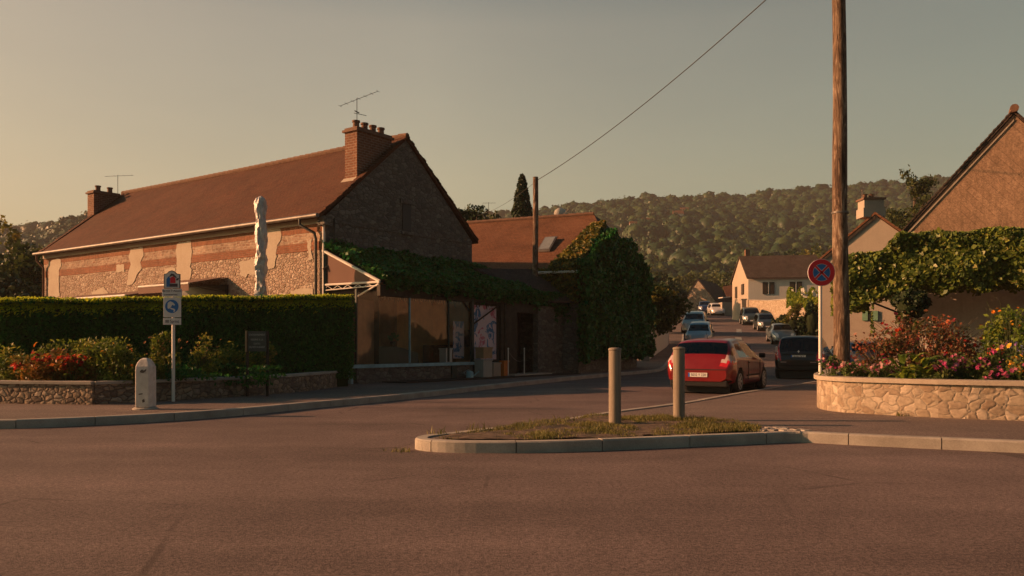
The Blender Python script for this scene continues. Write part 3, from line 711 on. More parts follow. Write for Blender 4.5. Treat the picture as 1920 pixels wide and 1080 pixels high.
# roof with a wavy ridge
def roof(s0, s1, t0, tm, t1, ze, zr, th, mat, parent, fp=hp, name='roof', n=24, sag=.05):
    m = MB(); rows = []
    for i in range(n + 1):
        s = s0 + (s1 - s0) * i / n; sg = -sag * math.sin(math.pi * i / n) + random.uniform(-.012, .012)
        rows.append([fp(s, t0, ze), fp(s, (t0 + tm) / 2, (ze + zr) / 2 + sg * .5 - .03), fp(s, tm, zr + sg), fp(s, (t1 + tm) / 2, (ze + zr) / 2 - .03 + sg * .5), fp(s, t1, ze)])
    vs = [v for r in rows for v in r] + [v - Vector((0, 0, th)) for r in rows for v in r]; K = (n + 1) * 5; fs = []
    for i in range(n):
        for k in range(4):
            a = i * 5 + k; fs += [(a, a + 1, a + 6, a + 5), (K + a, K + a + 5, K + a + 6, K + a + 1)]
        fs += [(i * 5, i * 5 + 5, K + i * 5 + 5, K + i * 5), (i * 5 + 4, K + i * 5 + 4, K + i * 5 + 9, i * 5 + 9)]
    for e in (0, n):
        for k in range(4): fs.append((e * 5 + k, K + e * 5 + k, K + e * 5 + k + 1, e * 5 + k + 1))
    m.add(vs, fs); o = m.build(name, mat, parent); 
    c = MB(); L = abs(s1 - s0); k = int(L / .36)
    for i in range(k):                                # ridge tiles, each lapping the next
        a = s0 + (s1 - s0) * i / k; b = s0 + (s1 - s0) * (i + 1.08) / k; f = (i + .5) / k
        z = zr - sag * math.sin(math.pi * f) + .015
        c.tube([fp(a, tm, z), fp(b, tm, z)], [.10, .125], 8)
    c.build('ridge_tiles', M['terracotta'], o)
    for e, sg in ((s0, -1 if s1 > s0 else 1), (s1, 1 if s1 > s0 else -1)):     # ragged verge tiles
        v = MB()
        for (ta, tb) in ((t0, tm), (t1, tm)):
            nn = 34
            for i in range(nn):
                f0, f1 = i / nn, (i + 1.15) / nn
                j = random.uniform(0, .05); zz = random.uniform(-.02, .035)
                pa = fp(e + sg * j, ta + (tb - ta) * f0, ze + (zr - ze) * f0 + .045 + zz); pb = fp(e + sg * j, ta + (tb - ta) * min(1, f1), ze + (zr - ze) * min(1, f1) + .02 + zz)
                pc = fp(e - sg * .22, ta + (tb - ta) * min(1, f1), ze + (zr - ze) * min(1, f1) + .02); pd = fp(e - sg * .22, ta + (tb - ta) * f0, ze + (zr - ze) * f0 + .045)
                v.slab([pa, pb, pc, pd], (0, 0, -.05))
        v.build('verge_tiles', mat, o)
    return o
roof(-.10, LEN + .12, -.28, WID / 2, WID + .28, EH - .02 + .06, RH + .1, .10, M['tiles'], house)
# gutter, downpipes
m = MB(); m.tube([hp(-.12, -.36, EH + .02), hp(LEN + .2, -.36, EH + .02)], .075, 10); gu = m.build('gutter', M['zinc'], house, smooth=True)
m = MB(); m.tube([hp(.75, -.36, EH + .0), hp(.75, -.36, EH - .22), hp(.28, -.14, EH - .5), hp(.26, -.10, EH - .7), hp(.26, -.10, .2)], .05, 10); m.build('downpipe', M['zinc_dark'], house, smooth=True)
m = MB(); m.tube([hp(LEN - .05, -.36, EH), hp(LEN - .05, -.34, EH - .3), hp(LEN - .15, -.10, EH - .6), hp(LEN - .15, -.10, .2)], .05, 10); m.build('downpipe', M['terracotta'], house, smooth=True)
m = MB(); m.tube([hp(LEN + .1, -.1, 2.9), hp(LEN + 1.5, -.1, 2.0)], .05, 6); m.build('handrail', M['dark_wood'], house)
m = MB(); m.tube([hp(-.12, .35, EH + .0), hp(-.12, .35, 4.2), hp(-.30, .1, 3.9), hp(-.1, -.12, 3.72)], [.035, .035, .03, .03], 8); m.build('cable_pipe', M['zinc_dark'], house, smooth=True)
m = MB(); m.tube([hp(-.06, -.05, EH - .1), hp(-.06, -.05, .2)], .045, 8); m.build('corner_pipe', M['white_paint'], house, smooth=True)
# plaster patches
def patch(uv, out=.022):
    q = [(s_of(u), fz(u, v)) for u, v in uv]; n = len(q); fine = []
    for i in range(n):
        a, b = q[i], q[(i + 1) % n]; k = max(2, int(math.hypot(b[0] - a[0], b[1] - a[1]) / .05))
        for j in range(k):
            f = j / k; fine.append((a[0] + (b[0] - a[0]) * f + .06 * mnoise.noise(Vector((a[0] + (b[0] - a[0]) * f, a[1] + (b[1] - a[1]) * f, 1)) * 3) + random.uniform(-.022, .022), a[1] + (b[1] - a[1]) * f + .04 * mnoise.noise(Vector((a[0] + f, a[1] + f, 5)) * 3)))
    m = MB(); m.slab([hp(s, -out, z) for s, z in fine], Vector((B.x, B.y, 0)) * .02)
    m.build('render_patch', M['plaster'], house)
patch([(92, 491), (108, 484), (115, 487), (116, 498), (111, 508), (112, 556), (91, 560)])
patch([(246, 467), (268, 462), (270, 478), (265, 492), (268, 503), (258, 515), (250, 533), (240, 535), (242, 510), (246, 496), (243, 480)])
patch([(333, 457), (357, 451), (361, 470), (358, 500), (361, 505), (356, 528), (329, 531), (332, 500), (331, 470)])
patch([(219, 497), (234, 495), (234, 509), (219, 511)]); patch([(310, 505), (320, 501), (330, 504), (330, 530), (309, 532)])
patch([(448, 491), (481, 485), (481, 516), (466, 514), (462, 520), (452, 517), (452, 505)])
patch([(500, 430), (527, 425), (529, 445), (521, 460), (519, 480), (514, 502), (499, 506)])
patch([(577, 452), (585, 448), (586, 487), (578, 489), (580, 470)]); patch([(546, 545), (570, 540), (588, 541), (588, 553), (545, 554)]); patch([(173, 548), (195, 538), (204, 549), (204, 556), (172, 558)])
# gable slit window
wt = t_of(762); 
m = MB(); m.box(hp(.0, wt, 5.9), (.06, .42, 1.0), math.atan2(A.y, A.x)); wo = m.build('window', M['black'], house)
m = MB(); m.box(hp(-.02, wt, 5.33), (.14, .62, .1), math.atan2(A.y, A.x)); m.build('sill', M['rubble_grey'], wo)
m = MB(); m.box(hp(-.02, wt, 6.47), (.12, .72, .16), math.atan2(A.y, A.x)); m.build('lintel', M['rubble_grey'], wo)
m = MB(); m.box(hp(-.02, WID / 2, 5.2 + .12), (.03, WID - .2, .05), math.atan2(A.y, A.x)); m.build('ledge', M['rubble_grey'], house)
m = MB(); m.box(hp(-.06, .0, EH - .12), (.35, .35, .3), math.atan2(A.y, A.x)); m.build('corner_stone', M['rubble_grey'], house)

def chimney(s, t0, t1, wd, zb, zt, npots, parent, fp=hp, rot=None):
    rot = math.atan2(A.y, A.x) if rot is None else rot
    c = fp(s, (t0 + t1) / 2, 0); L = t1 - t0
    m = MB().box((c.x, c.y, (zb + zt) / 2), (wd, L, zt - zb), rot); ch = m.build('chimney', M['brick_chim'], parent)
    m = MB().box((c.x, c.y, zt + .04), (wd + .14, L + .14, .08), rot).box((c.x, c.y, zt + .115), (wd + .02, L + .02, .07), rot); m.build('chimney_cap', M['terracotta'], ch)
    for k in range(npots):
        q = fp(s, t0 + L * (k + .6) / (npots + .2), 0)
        m = MB().lathe([(.12, zt + .15), (.11, zt + .36), (.14, zt + .37), (.14, zt + .43), (.10, zt + .43)], (q.x, q.y, 0), 14); m.build('chimney_pot', M['terracotta'], ch, smooth=True)
    return ch
ch = chimney(.46, 1.62, 3.3, .60, 6.3, 8.62, 4, house)
q = [hp(.1, 1.3, 6.58), hp(.95, 1.3, 6.58), hp(.80, 1.6, 6.98), hp(.14, 1.6, 6.98)]
m = MB().slab(q, (0, 0, .05)); m.build('flashing', M['cream'], ch)
ch2 = chimney(LEN + .2, 2.25, 3.55, .60, 5.4, 8.62, 2, house)

def aerial(base, h, boom, ang, label, n=7, second=True, tilt=.06):
    a = site('aerial', base, label, 'aerial'); b = Vector(base); top = b + Vector((0, 0, h))
    MB().tube([b, top], .013, 6).build('mast', M['zinc_dark'], a)
    d = Vector((math.cos(ang), math.sin(ang), tilt)); e = Vector((-math.sin(ang), math.cos(ang), 0)); m = MB()
    m.tube([top - d * boom * .45 - Vector((0, 0, .05)), top + d * boom * .55 - Vector((0, 0, .05))], .008, 6)
    for k in range(n):
        p = top - Vector((0, 0, .05)) + d * boom * (-.45 + k / (n - 1)); m.tube([p - e * .11, p + e * .11], .006, 5)
    m.build('boom', M['zinc_dark'], a)
    if second:
        p = top - Vector((0, 0, h * .42)); m = MB().tube([p - d * .12, p + e * .3 + d * .2 - Vector((0, 0, .12))], .01, 5).tube([p - e * .14, p + e * .14], .02, 5); m.build('arm', M['zinc_dark'], a)
    return a
q = hp(.46, 1.9, 8.74); aerial((q.x, q.y, 8.7), 1.15, 1.5, -.35, 'spiky television aerial on the near chimney of the long stone house', tilt=.24)
q = hp(LEN + .2, 3.6, 8.7); aerial((q.x, q.y, 8.7), 1.05, 1.3, 0.1, 'small television aerial on the far chimney of the long stone house', 4, False)
p = P(916, 412, 52); aerial((p.x, p.y, p.z), 1.1, .8, .3, 'distant aerial beside the bushy tree behind the house gable', 5)

# awnings over the terrace along the facade (sloping cloth with a pale front rail)
def awning(s0, s1, z0, z1, out, label, flap=False):
    o = site('awning', hp((s0 + s1) / 2, 0, z0), label, 'awning', 'awnings over the terrace behind the hedge')
    m = MB().slab([hp(s0, -.05, z0), hp(s1, -.05, z0), hp(s1, -out, z1), hp(s0, -out, z1)], (0, 0, .02)); m.build('cloth', M['cloth_brown'], o)
    m = MB(); m.tube([hp(s0, -out - .02, z1), hp(s1, -out - .02, z1)], .04, 8); m.build('front_rail', M['white_paint'], o)
    for s in (s0 + .1, s1 - .1):
        m = MB(); m.tube([hp(s, -.05, z0 - .5), hp(s, -out * .5, z0 - .45), hp(s, -out, z1)], .022, 6); m.build('arm', M['zinc_dark'], o)
    if flap:
        m = MB().slab([hp(s0, -out - .03, z1 - .02), hp(s1, -out - .03, z1 - .02), hp(s1, -out - .03, z1 - .26), hp(s0, -out - .03, z1 - .26)], (B.x * .01, B.y * .01, 0)); m.build('valance', M['cloth_brown'], o)
awning(8.6, 15.4, 3.42, 3.1, 1.9, 'long brown awning with pale rail on the left of the facade')
awning(5.2, 8.4, 3.72, 3.42, 1.5, 'shorter brown awning near the wrapped parasol', True)
m = MB().box(hp(6.8, .06, 2.0) , (3.4, .2, 2.9), math.atan2(A.y, A.x)); m.v = [(x - B.x * .075, y - B.y * .075, z) for x, y, z in m.v]; m.build('terrace_door', M['black'], house)

# wrapped parasol
pp = Vector((-7.9, 26.0, .12)); par = site('closed_parasol', pp, 'tall closed parasol wrapped in a silvery crumpled cover behind the hedge', 'parasol')
MB().lathe([(.04, .12), (.04, 2.0)], (pp.x, pp.y, 0), 12).build('pole', M['zinc'], par)
m = MB(); n = 30; rings = 70; vs = []
for i in range(rings + 1):
    f = i / rings; z = 1.6 + f * 4.35
    base = np.interp(f, [0, .05, .5, .80, .84, .90, .955, .985, 1], [.14, .165, .165, .16, .158, .17, .165, .12, .03])
    for k in range(n):
        a = 2 * math.pi * k / n; r = base * (1 + .16 * mnoise.noise(Vector((math.cos(a) * 1.6, math.sin(a) * 1.6, z * 2.4))) + .30 * mnoise.noise(Vector((math.cos(a) * 3.2, math.sin(a) * 3.2, z * 7))) + .13 * math.cos(2 * a + z * 6.5))
        vs.append((pp.x + r * math.cos(a) + .012 * math.sin(z * 1.7), pp.y + r * math.sin(a), z))
m.add(vs, [(i * n + k, i * n + (k + 1) % n, (i + 1) * n + (k + 1) % n, (i + 1) * n + k) for i in range(rings) for k in range(n)]); m.build('cover', M['foil'], par, smooth=True)

# ================================================================== VERANDA IN FRONT OF THE GABLE
OFF = 2.55
def vp(d, t, z): return hp(-d, t, z)          # d = distance out from the gable
M['left_curtain'] = m_plaster('mottled_brown_cloth', (.22, .12, .07), (.06, .04, .03), 1.0)
ver = site('shop_veranda', vp(OFF, 3, .12), 'dark glazed veranda shopfront under the vine covered canopy', 'veranda')
CE = 3.2
m = MB().slab([vp(0, 0, 4.34), vp(OFF + .05, 0, CE), vp(OFF + .05, 10.6, 2.98), vp(0, 8.0, 4.2)], (0, 0, .05)); m.build('roof_panel', M['dark_wood'], ver)
m = MB().slab([vp(.05, 0, 4.3), vp(OFF, 0, CE + .02), vp(.05, 0, CE + .02)], (B.x * .02, B.y * .02, 0)); sp_ = m.build('side_cloth', M['cloth_brown'], ver)
m = MB(); 
m.tube([vp(0, -.03, 4.34), vp(OFF + .04, -.03, CE + .02)], .05, 6); m.tube([vp(0, -.03, CE + .02), vp(OFF + .04, -.03, CE)], .035, 6); m.build('edge_frame', M['white_paint'], sp_)
MB().slab([vp(.05, .06, CE + .02), vp(OFF - .1, .06, CE + .02), vp(OFF - .1, .06, .2), vp(.05, .06, .2)], (B.x * .02, B.y * .02, 0)).build('inner_side_curtain', M['matte_black'], ver)  # added black sheet: darkens the inside and blocks sunlight onto the road
m = MB(); m.tube([vp(0, -.03, CE - .16), vp(OFF, -.03, CE - .1)], .018, 6)
for k in range(11):
    f0 = k / 11; f1 = (k + 1) / 11; za, zb = (CE - .03, CE - .14) if k % 2 else (CE - .14, CE - .03)
    m.tube([vp(OFF * f0, -.03, za), vp(OFF * f1, -.03, zb)], .009, 5)
m.build('truss', M['white_paint'], ver)
m = MB(); m.tube([vp(OFF, -.03, CE - .05), vp(1.25, .1, 2.72)], .03, 6); m.build('brace', M['white_paint'], ver)
m = MB().box(vp(.1, -.02, 2.1), (.09, .09, 4.2), 0); m.build('post', M['frame_green'], ver)
T = lambda u: t_of(u, OFF)
ang = math.atan2(B.y, B.x)
def vbox(name, u0, u1, z0, z1, th, mat, parent=ver, d=OFF):
    a, b = t_of(u0, d), t_of(u1, d); c = vp(d, (a + b) / 2, (z0 + z1) / 2)
    return MB().box(c, (b - a, th, z1 - z0), ang).build(name, mat, parent)
def vboxt(name, a, b, z0, z1, th, mat, parent=ver, d=OFF):
    c = vp(d, (a + b) / 2, (z0 + z1) / 2); return MB().box(c, (b - a, th, z1 - z0), ang).build(name, mat, parent)
ts0, ts1 = T(651), T(882)
vboxt('low_wall', ts0 + .3, ts1, .1, .58, .2, M['rubble_grey'])
vboxt('sill', ts0, ts1 + .02, .58, .68, .34, M['sill_blue'])
MB().box(vp(OFF, ts0 + .06, .35), (.08, .3, .5), ang).build('sill_leg', M['sill_blue'], ver)
MB().box(vp(OFF, T(846), .35), (.26, .3, .46), ang).build('sill_leg', M['frame_green'], ver)
vboxt('beam', -.05, 10.4, 2.78, 3.12, .14, M['dark_wood'])
for u, wd in ((668, .05), (768, .035), (841, .05)): 
    t_ = T(u); MB().box(vp(OFF, t_, 1.82), (wd, .06, 2.24), ang).build('mullion', M['sill_blue'] if u == 768 else M['frame_green'], ver)
for u in (884, 1048): MB().box(vp(OFF + .02, T(u), 1.55), (.11, .11, 2.86), ang).build('post', M['frame_green'], ver)
MB().box(vp(OFF, T(940), 1.55), (.16, .12, 2.86), ang).build('post', M['dark_wood'], ver)
m = MB(); m.tube([vp(OFF + .02, T(884), 2.35), vp(OFF + .02, T(862), 2.95)], .03, 6); m.tube([vp(OFF + .03, T(886), 2.0), vp(OFF + .03, T(936), 2.75)], .03, 6); m.build('knee_brace', M['dark_wood'], ver)
uu = [T(x) for x in (668, 768, 841, 884)]
for a, b in zip(uu[:-1], uu[1:]):
    MB().quad(vp(OFF - .01, a + .03, .7), vp(OFF - .01, b - .03, .7), vp(OFF - .01, b - .03, 2.92), vp(OFF - .01, a + .03, 2.92)).build('window_pane', M['shop_glass'], ver)
MB().box(vp(OFF - .32, -.62, 1.4), (1.5, .04, 2.5), ang).build('left_bay_curtain', M['left_curtain'], ver)
# what stands behind the panes
vboxt('back_wall', 0.05, 7.6, .12, 3.6, .03, M['ochre'], d=.04)
vboxt('floor', 0.0, 10.0, .122, .15, OFF * 2 - .3, M['dark_wood'], d=OFF / 2)
m = MB()
nfold = 60
for k in range(nfold):
    a = .2 + 2.9 * k / nfold; b = .2 + 2.9 * (k + 1) / nfold; da = .25 + .10 * math.sin(k * .9) + .05 * math.sin(k * 2.3); db = .25 + .10 * math.sin((k + 1) * .9) + .05 * math.sin((k + 1) * 2.3)
    m.quad(vp(da, a, .6), vp(db, b, .6), vp(db, b, 3.1), vp(da, a, 3.1))
m.build('curtain', plain('brown_curtain', (0.24, 0.13, 0.07), .9, var=.3, scale=2), ver)
m = MB()   # ragged fringe of the canopy cloth
a0 = ts0
for k in range(120):
    a = .1 + k * .085; h = .12 + .16 * abs(mnoise.noise(Vector((k * .37, 0, 0)))) + (.1 if k % 7 == 0 else 0)
    m.quad(vp(OFF - .1, a, 2.82), vp(OFF - .1, a + .086, 2.82), vp(OFF - .1, a + .07, 2.82 - h), vp(OFF - .1, a + .02, 2.82 - h * .8))
m.build('fringe', M['dark_wood'], ver)
# right of the shop window: wall with a doorway
ta, tb, tc, td = T(940), T(966), T(1004), T(1050)
vboxt('door_frame', ta + .1, tb, .12, 2.95, .2, M['dark_wood'])
vboxt('wall', tc, td, .12, 2.8, .25, M['rubble_grey'])
vboxt('door', tb - .2, tc + .2, .14, 2.6, .05, M['black'], d=OFF - .9)
vboxt('lintel', tb, tc, 2.5, 2.93, .2, M['dark_wood'])
vboxt('step', tb - .9, tc + .2, .12, .2, .9, M['kerb'], d=OFF + .2)
# printed banner leaning in the end bay
MB().box(vp(.6, 5.2, .7), (1.6, .5, 1.15), ang).build('counter', M['black'], ver); MB().box(vp(.5, 6.6, 1.0), (.7, .5, 1.7), ang).build('shelf', M['dark_wood'], ver)
t = NT('printed_banner'); vec = t.co('UV', (1, 1, 1))
n1 = t.noise(1.5, 2, .5, vec, 1.2); n2 = t.noise(3.1, 3, .6, vec, 2.0)
cc = t.ramp(n1, [(0.30, (0.05, 0.15, 0.30)), (0.42, (0.10, 0.20, 0.36)), (0.46, (0.60, 0.48, 0.52)), (0.58, (0.62, 0.50, 0.55)), (0.62, (0.50, 0.14, 0.20)), (0.72, (0.55, 0.30, 0.38))], 'CONSTANT')
t.color(t.mix(t.ramp(n2, [(0.52, 0.0), (0.54, 0.8)], 'CONSTANT'), cc, (0.58, 0.50, 0.55))).rough(.6)
bn = site('banner', vp(OFF - .12, T(912), .7), 'large pink white and blue printed banner behind the shop post', 'banner')
MB().box(vp(OFF - .12, (T(887) + T(935)) / 2, 1.72), (T(935) - T(887), .02, 1.95), ang).build('sheet', t.m, bn)
MB().box(vp(OFF - .3, (T(862) + T(882)) / 2, 1.45), (T(882) - T(862), .02, 1.3), ang).build('side_sheet', t.m, bn)

# clutter by the shopfront
def crate(name, u0, u1, z0, z1, d, dep, mat, label, cat, lid=None):
    a, b = t_of(u0, d), t_of(u1, d); o = site(name, vp(d, (a + b) / 2, z0), label, cat)
    c = vp(d, (a + b) / 2, (z0 + z1) / 2); MB().box(c, (b - a, dep, z1 - z0), ang).build('body', mat, o, bevel=.015)
    c.z = z1 + .02; MB().box(c, (b - a + .04, dep + .04, .05), ang).build('lid', lid or mat, o, bevel=.01); return o
crate('storage_box', 830, 842, .68, 1.12, OFF - .35, .3, M['sign_white'], 'small white box standing on the sill behind the glass', 'box')
crate('cupboard', 847, 880, .5, 1.22, OFF - .7, .4, M['cardboard'], 'low wooden cupboard behind the right end of the shop window', 'cupboard', M['dark_wood'])
crate('wheelie_bin', 898, 915, .14, .72, OFF + .35, .4, M['grey_box'], 'pale grey bin standing on the pavement below the banner', 'bin')
crate('cardboard_box', 899, 916, .80, 1.15, OFF + .35, .36, M['cardboard'], 'cardboard box stacked on top of the pale grey bin', 'box')
crate('storage_crate', 918, 932, .14, .60, OFF + .2, .35, M['grey_wall'], 'dull grey crate right of the pale grey bin', 'crate')
crate('fire_bucket', 941, 950, .14, .66, OFF + .35, .2, M['orange'], 'orange container on the pavement beside the doorway', 'container')
o = site('watering_can', vp(OFF + .35, T(866), .12), 'small dull teal watering can on the pavement under the sill', 'watering can')
q = vp(OFF + .35, T(866), .12); MB().lathe([(.13, .0), (.13, .2), (.09, .25)], tuple(q), 14).build('body', M['sill_blue'], o, smooth=True)
MB().tube([q + Vector((.1, 0, .06)), q + Vector((.26, 0, .2)), q + Vector((.32, 0, .24))], [.02, .015, .03], 8).build('spout', M['sill_blue'], o)
MB().tube([q + Vector((-.1, 0, .08)), q + Vector((-.2, 0, .2)), q + Vector((-.05, 0, .3)), q + Vector((.06, 0, .25))], .01, 6).build('handle', M['sill_blue'], o)
for k, (u, lb) in enumerate([(953, 'left white rope post beside the dark doorway'), (983, 'right white rope post beside the dark doorway')]):
    q = vp(OFF + .55, t_of(u, OFF + .55), .12); o = site('rope_post', q, lb, 'rope post', 'rope posts by the shop doorway')
    MB().lathe([(.13, 0), (.12, .03), (.02, .05)], tuple(q), 16).build('base', M['zinc'], o, smooth=True); MB().lathe([(.018, .04), (.018, 1.0), (.03, 1.01), (.02, 1.05)], tuple(q), 10).build('post', M['white_paint'], o)
    if k == 0:
        pts = [q + Vector((B.x * s, B.y * s, .95 - 1.0 * (s / .9) + .62 * (s / .9) ** 2)) for s in np.linspace(0, .9, 10)]
        MB().tube(pts, .012, 6).build('chain', M['zinc'], o)
# chair and cloth-covered table inside
tb_ = site('covered_table', vp(1.2, T(760), .15), 'long table under a dark cloth inside the veranda', 'table')
m = MB(); c0 = T(705); c1 = T(815); n = 20
for k in range(n):
    a = c0 + (c1 - c0) * k / n; b = c0 + (c1 - c0) * (k + 1) / n; za = 1.0 + .22 * math.sin(math.pi * k / n); zb = 1.0 + .22 * math.sin(math.pi * (k + 1) / n)
    m.quad(vp(1.9, a, .15), vp(1.9, b, .15), vp(1.8, b, zb), vp(1.8, a, za)); m.quad(vp(1.8, a, za), vp(1.8, b, zb), vp(.9, b, zb), vp(.9, a, za))
m.build('table_cloth', M['frame_green'], tb_)
m = MB(); q = vp(1.4, T(785), 1.2); m.lathe([(.06, 0), (.11, .18), (.05, .2)], tuple(q), 12); o = m.build('plant_pot', M['dark_wood'], None, smooth=True); tag(o, 'dark pot with a small plant on the covered table', 'pot')
pts, _ = cloud(120, (0, 0, 0), (.2, .2, .16), 6); lv = leaves('foliage', pts, .05, M['ivy']); lv.parent = o; lv.location = (q.x, q.y, q.z + .3)

# dark lean-to roof between the canopy and the next house
ls = site('lean_to', (1.6, 33.6, .12), 'low dark tiled lean-to roof right of the vine canopy', 'lean-to')
m = MB().slab([Vector((-3.2, 37.2, 4.7)), Vector((1.0, 34.5, 4.45)), Vector((3.05, 34.0, 3.05)), Vector((1.2, 32.2, 3.0)), Vector((-1.4, 31.6, 4.2))][0:5], (0, 0, -.08)); m.build('roof', M['tiles_dark'], ls)
m = MB().slab([Vector((1.95, 33.75, .12)), Vector((2.7, 33.75, .12)), Vector((2.75, 33.75, 3.05)), Vector((1.95, 33.75, 3.05))], (0, .2, 0)); m.build('wall', M['rubble_grey'], ls)

# ---- climbing vine over the canopy
def surf_pts(n, fn): return np.array([fn() for _ in range(n)])
def vine_canopy():
    t = random.random() ** .85 * 10.9 - .1; d = random.random() ** .8; 
    if t > 7.6: dd0 = (t - 7.6) / 3.0; d = dd0 + d * (1 - dd0) if dd0 < 1 else 1
    z0, z1 = 4.5 - .02 * t, CE + .06 - .02 * t
    th = .22 + .18 * mnoise.noise(Vector((t * .9, d * 3, 0)))
    q = vp(d * (OFF + .25), t, z0 + (z1 - z0) * d + random.random() * th)
    return tuple(q)
pts = surf_pts(26000, vine_canopy)
def vine_edge():
    t = random.uniform(.2, 11.2); h = abs(random.gauss(0, 1)) * (.10 + .16 * max(0, mnoise.noise(Vector((t * 1.5, 3, 0)))) + (.22 if t > 9.6 else 0))
    q = vp(OFF + .12 + random.uniform(-.12, .2), t, CE + .1 - .02 * t - h); return tuple(q)
pts = np.concatenate([pts, surf_pts(7000, vine_edge)])
vn = site('climbing_vine', vp(OFF, 1, .12), 'thick green climbing vine spread over the shop canopy', 'vine')
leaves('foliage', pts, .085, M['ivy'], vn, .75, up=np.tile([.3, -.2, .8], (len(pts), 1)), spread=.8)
m = MB(); 
for k in range(5):
    t = .6 + k * 2.1; m.tube([vp(2.5, t, 3.2), vp(1.3, t + .5, 3.85), vp(.3, t + .9, 4.4)], .025, 6)
m.build('stems', M['bark'], vn)
# ================================================================== SECOND HOUSE (orange roof, half hip, ivy gable)
A2 = Vector((-.905, .425)); B2 = Vector((.425, .905)); E2 = Vector((2.72, 33.7))       # A2 along the ridge (away left), B2 across the gable
def h2(s, t, z): q = E2 + A2 * s + B2 * t; return Vector((q.x, q.y, z))
W2, ZE, ZR, ZH, L2 = 8.2, 4.4, 7.16, 6.15, 13.0
h2o = site('orange_roof_house', (E2.x, E2.y, .12), 'house with orange tiled half hipped roof and ivy covered gable', 'house')
m = MB(); tm = W2 / 2; th_ = (ZH - ZE) / (ZR - ZE) * tm
m.quad(h2(0, 0, 0), h2(0, W2, 0), h2(0, W2, ZE), h2(0, W2 - th_, ZH), h2(0, th_, ZH), h2(0, 0, ZE)); m.quad(h2(0, 0, 0), h2(L2, 0, 0), h2(L2, 0, ZE), h2(0, 0, ZE))
m.quad(h2(0, W2, 0), h2(L2, W2, 0), h2(L2, W2, ZE), h2(0, W2, ZE)); m.quad(h2(L2, 0, 0), h2(L2, W2, 0), h2(L2, W2, ZE), h2(L2, tm, ZR), h2(L2, 0, ZE)); m.build('wall', M['rubble_grey'], h2o)
m = MB(); r0 = .8; o_ = .12
def rp(s, t, z): return h2(s, t, z + .08)
sl = (ZR - ZE) / tm
m.slab([rp(-.1, -.25, ZE - .25 * sl), rp(L2, -.25, ZE - .25 * sl), rp(L2, tm, ZR), rp(r0, tm, ZR), rp(-.1, th_, ZH)], (0, 0, -.1))
m.slab([rp(-.1, W2 + .25, ZE - .25 * sl), rp(L2, W2 + .25, ZE - .25 * sl), rp(L2, tm, ZR), rp(r0, tm, ZR), rp(-.1, W2 - th_, ZH)], (0, 0, -.1))
ro2 = m.build('roof', M['tiles_orange'], h2o)
m = MB().slab([rp(-.16, th_ - .05, ZH - .05), rp(-.16, W2 - th_ + .05, ZH - .05), rp(r0, tm, ZR + .02)], (0, 0, -.08)); m.build('half_hip', M['tiles_dark'], ro2)
m = MB(); n = 30
for i in range(n): m.tube([h2(r0 + (L2 - r0) * i / n, tm, ZR + .1), h2(r0 + (L2 - r0) * (i + 1.08) / n, tm, ZR + .1)], [.09, .115], 8)
m.build('ridge_tiles', M['terracotta'], ro2)
m = MB().tube([h2(-.1, -.32, ZE - .15), h2(L2, -.32, ZE - .15)], .06, 8); m.build('gutter', M['white_paint'], h2o)
# skylight
def on_slope(s, t, up=0.0): return h2(s, t, ZE + sl * t + .09 + up)
ss = 1.75 + .75; 
m = MB().slab([on_slope(2.36, 1.15, .03), on_slope(1.76, 1.15, .03), on_slope(1.76, 2.05, .12), on_slope(2.36, 2.05, .12)], (0, 0, .07)); skl = m.build('skylight', M['zinc'], h2o)
m = MB().slab([on_slope(2.30, 1.22, .112), on_slope(1.82, 1.22, .112), on_slope(1.82, 1.98, .20), on_slope(2.30, 1.98, .20)], (0, 0, .01)); m.build('pane', plain('pale_pane', (.22, .24, .24), .2, spec=.6), skl)
# satellite dish behind the ridge
q = h2(2.6, tm + .4, ZR); o = site('satellite_dish', q, 'pale satellite dish on the ridge of the orange roof', 'dish')
m = MB(); prof = [(.01, .0), (.15, .03), (.28, .10), (.30, .12)]
m.lathe(prof, (0, 0, 0), 18); R_ = Matrix.Rotation(math.radians(-60), 4, 'X'); m.v = [tuple(R_ @ Vector(v) + q + Vector((0, 0, .25))) for v in m.v]; m.build('dish', M['white_paint'], o, smooth=True)
MB().tube([q + Vector((0, 0, -.2)), q + Vector((0, 0, .25))], .025, 6).tube([q + Vector((0, -.05, .1)), q + Vector((.35, -.5, .42))], .015, 5).build('bracket', M['zinc_dark'], o)
# ivy: a deep coat on the gable, spilling over the verge and on the front wall
ivs = []; ivu = []
def ivy_depth(t, z): return .35 + .35 * mnoise.noise(Vector((t * .7, z * .7, 1))) + .2 * mnoise.noise(Vector((t * 2.1, z * 2.1, 4)))
zfoot = lambda t: .75 + .6 * mnoise.noise(Vector((t * .8, 2, 2)))
def gable_top(t): return min(ZE + sl * min(t, W2 - t) + .12, ZH - .1) + .15 * mnoise.noise(Vector((t * 2, 0, 7)))
while len(ivs) < 34000:
    t = random.uniform(-.6, W2 + .9); z = random.uniform(.3, 6.3)
    top = gable_top(min(max(t, 0), W2)) + (.25 if t < tm - 1 else 0)
    if z > top or z < zfoot(t): continue
    if t > W2 and z > 5.2 - (t - W2) * 2.2: continue
    ivs.append(tuple(h2(-(.05 + (ivy_depth(t, z) + .25) * random.random() ** .5), t, z)))
ivy = site('ivy', (E2.x + .3, E2.y, .12), 'dense dark green ivy smothering the gable of the orange roofed house', 'ivy')
ivs = np.array(ivs); leaves('foliage', ivs, .10, M['ivy'], ivy, .8, up=np.tile([.9, -.42, .25], (len(ivs), 1)), spread=.8)
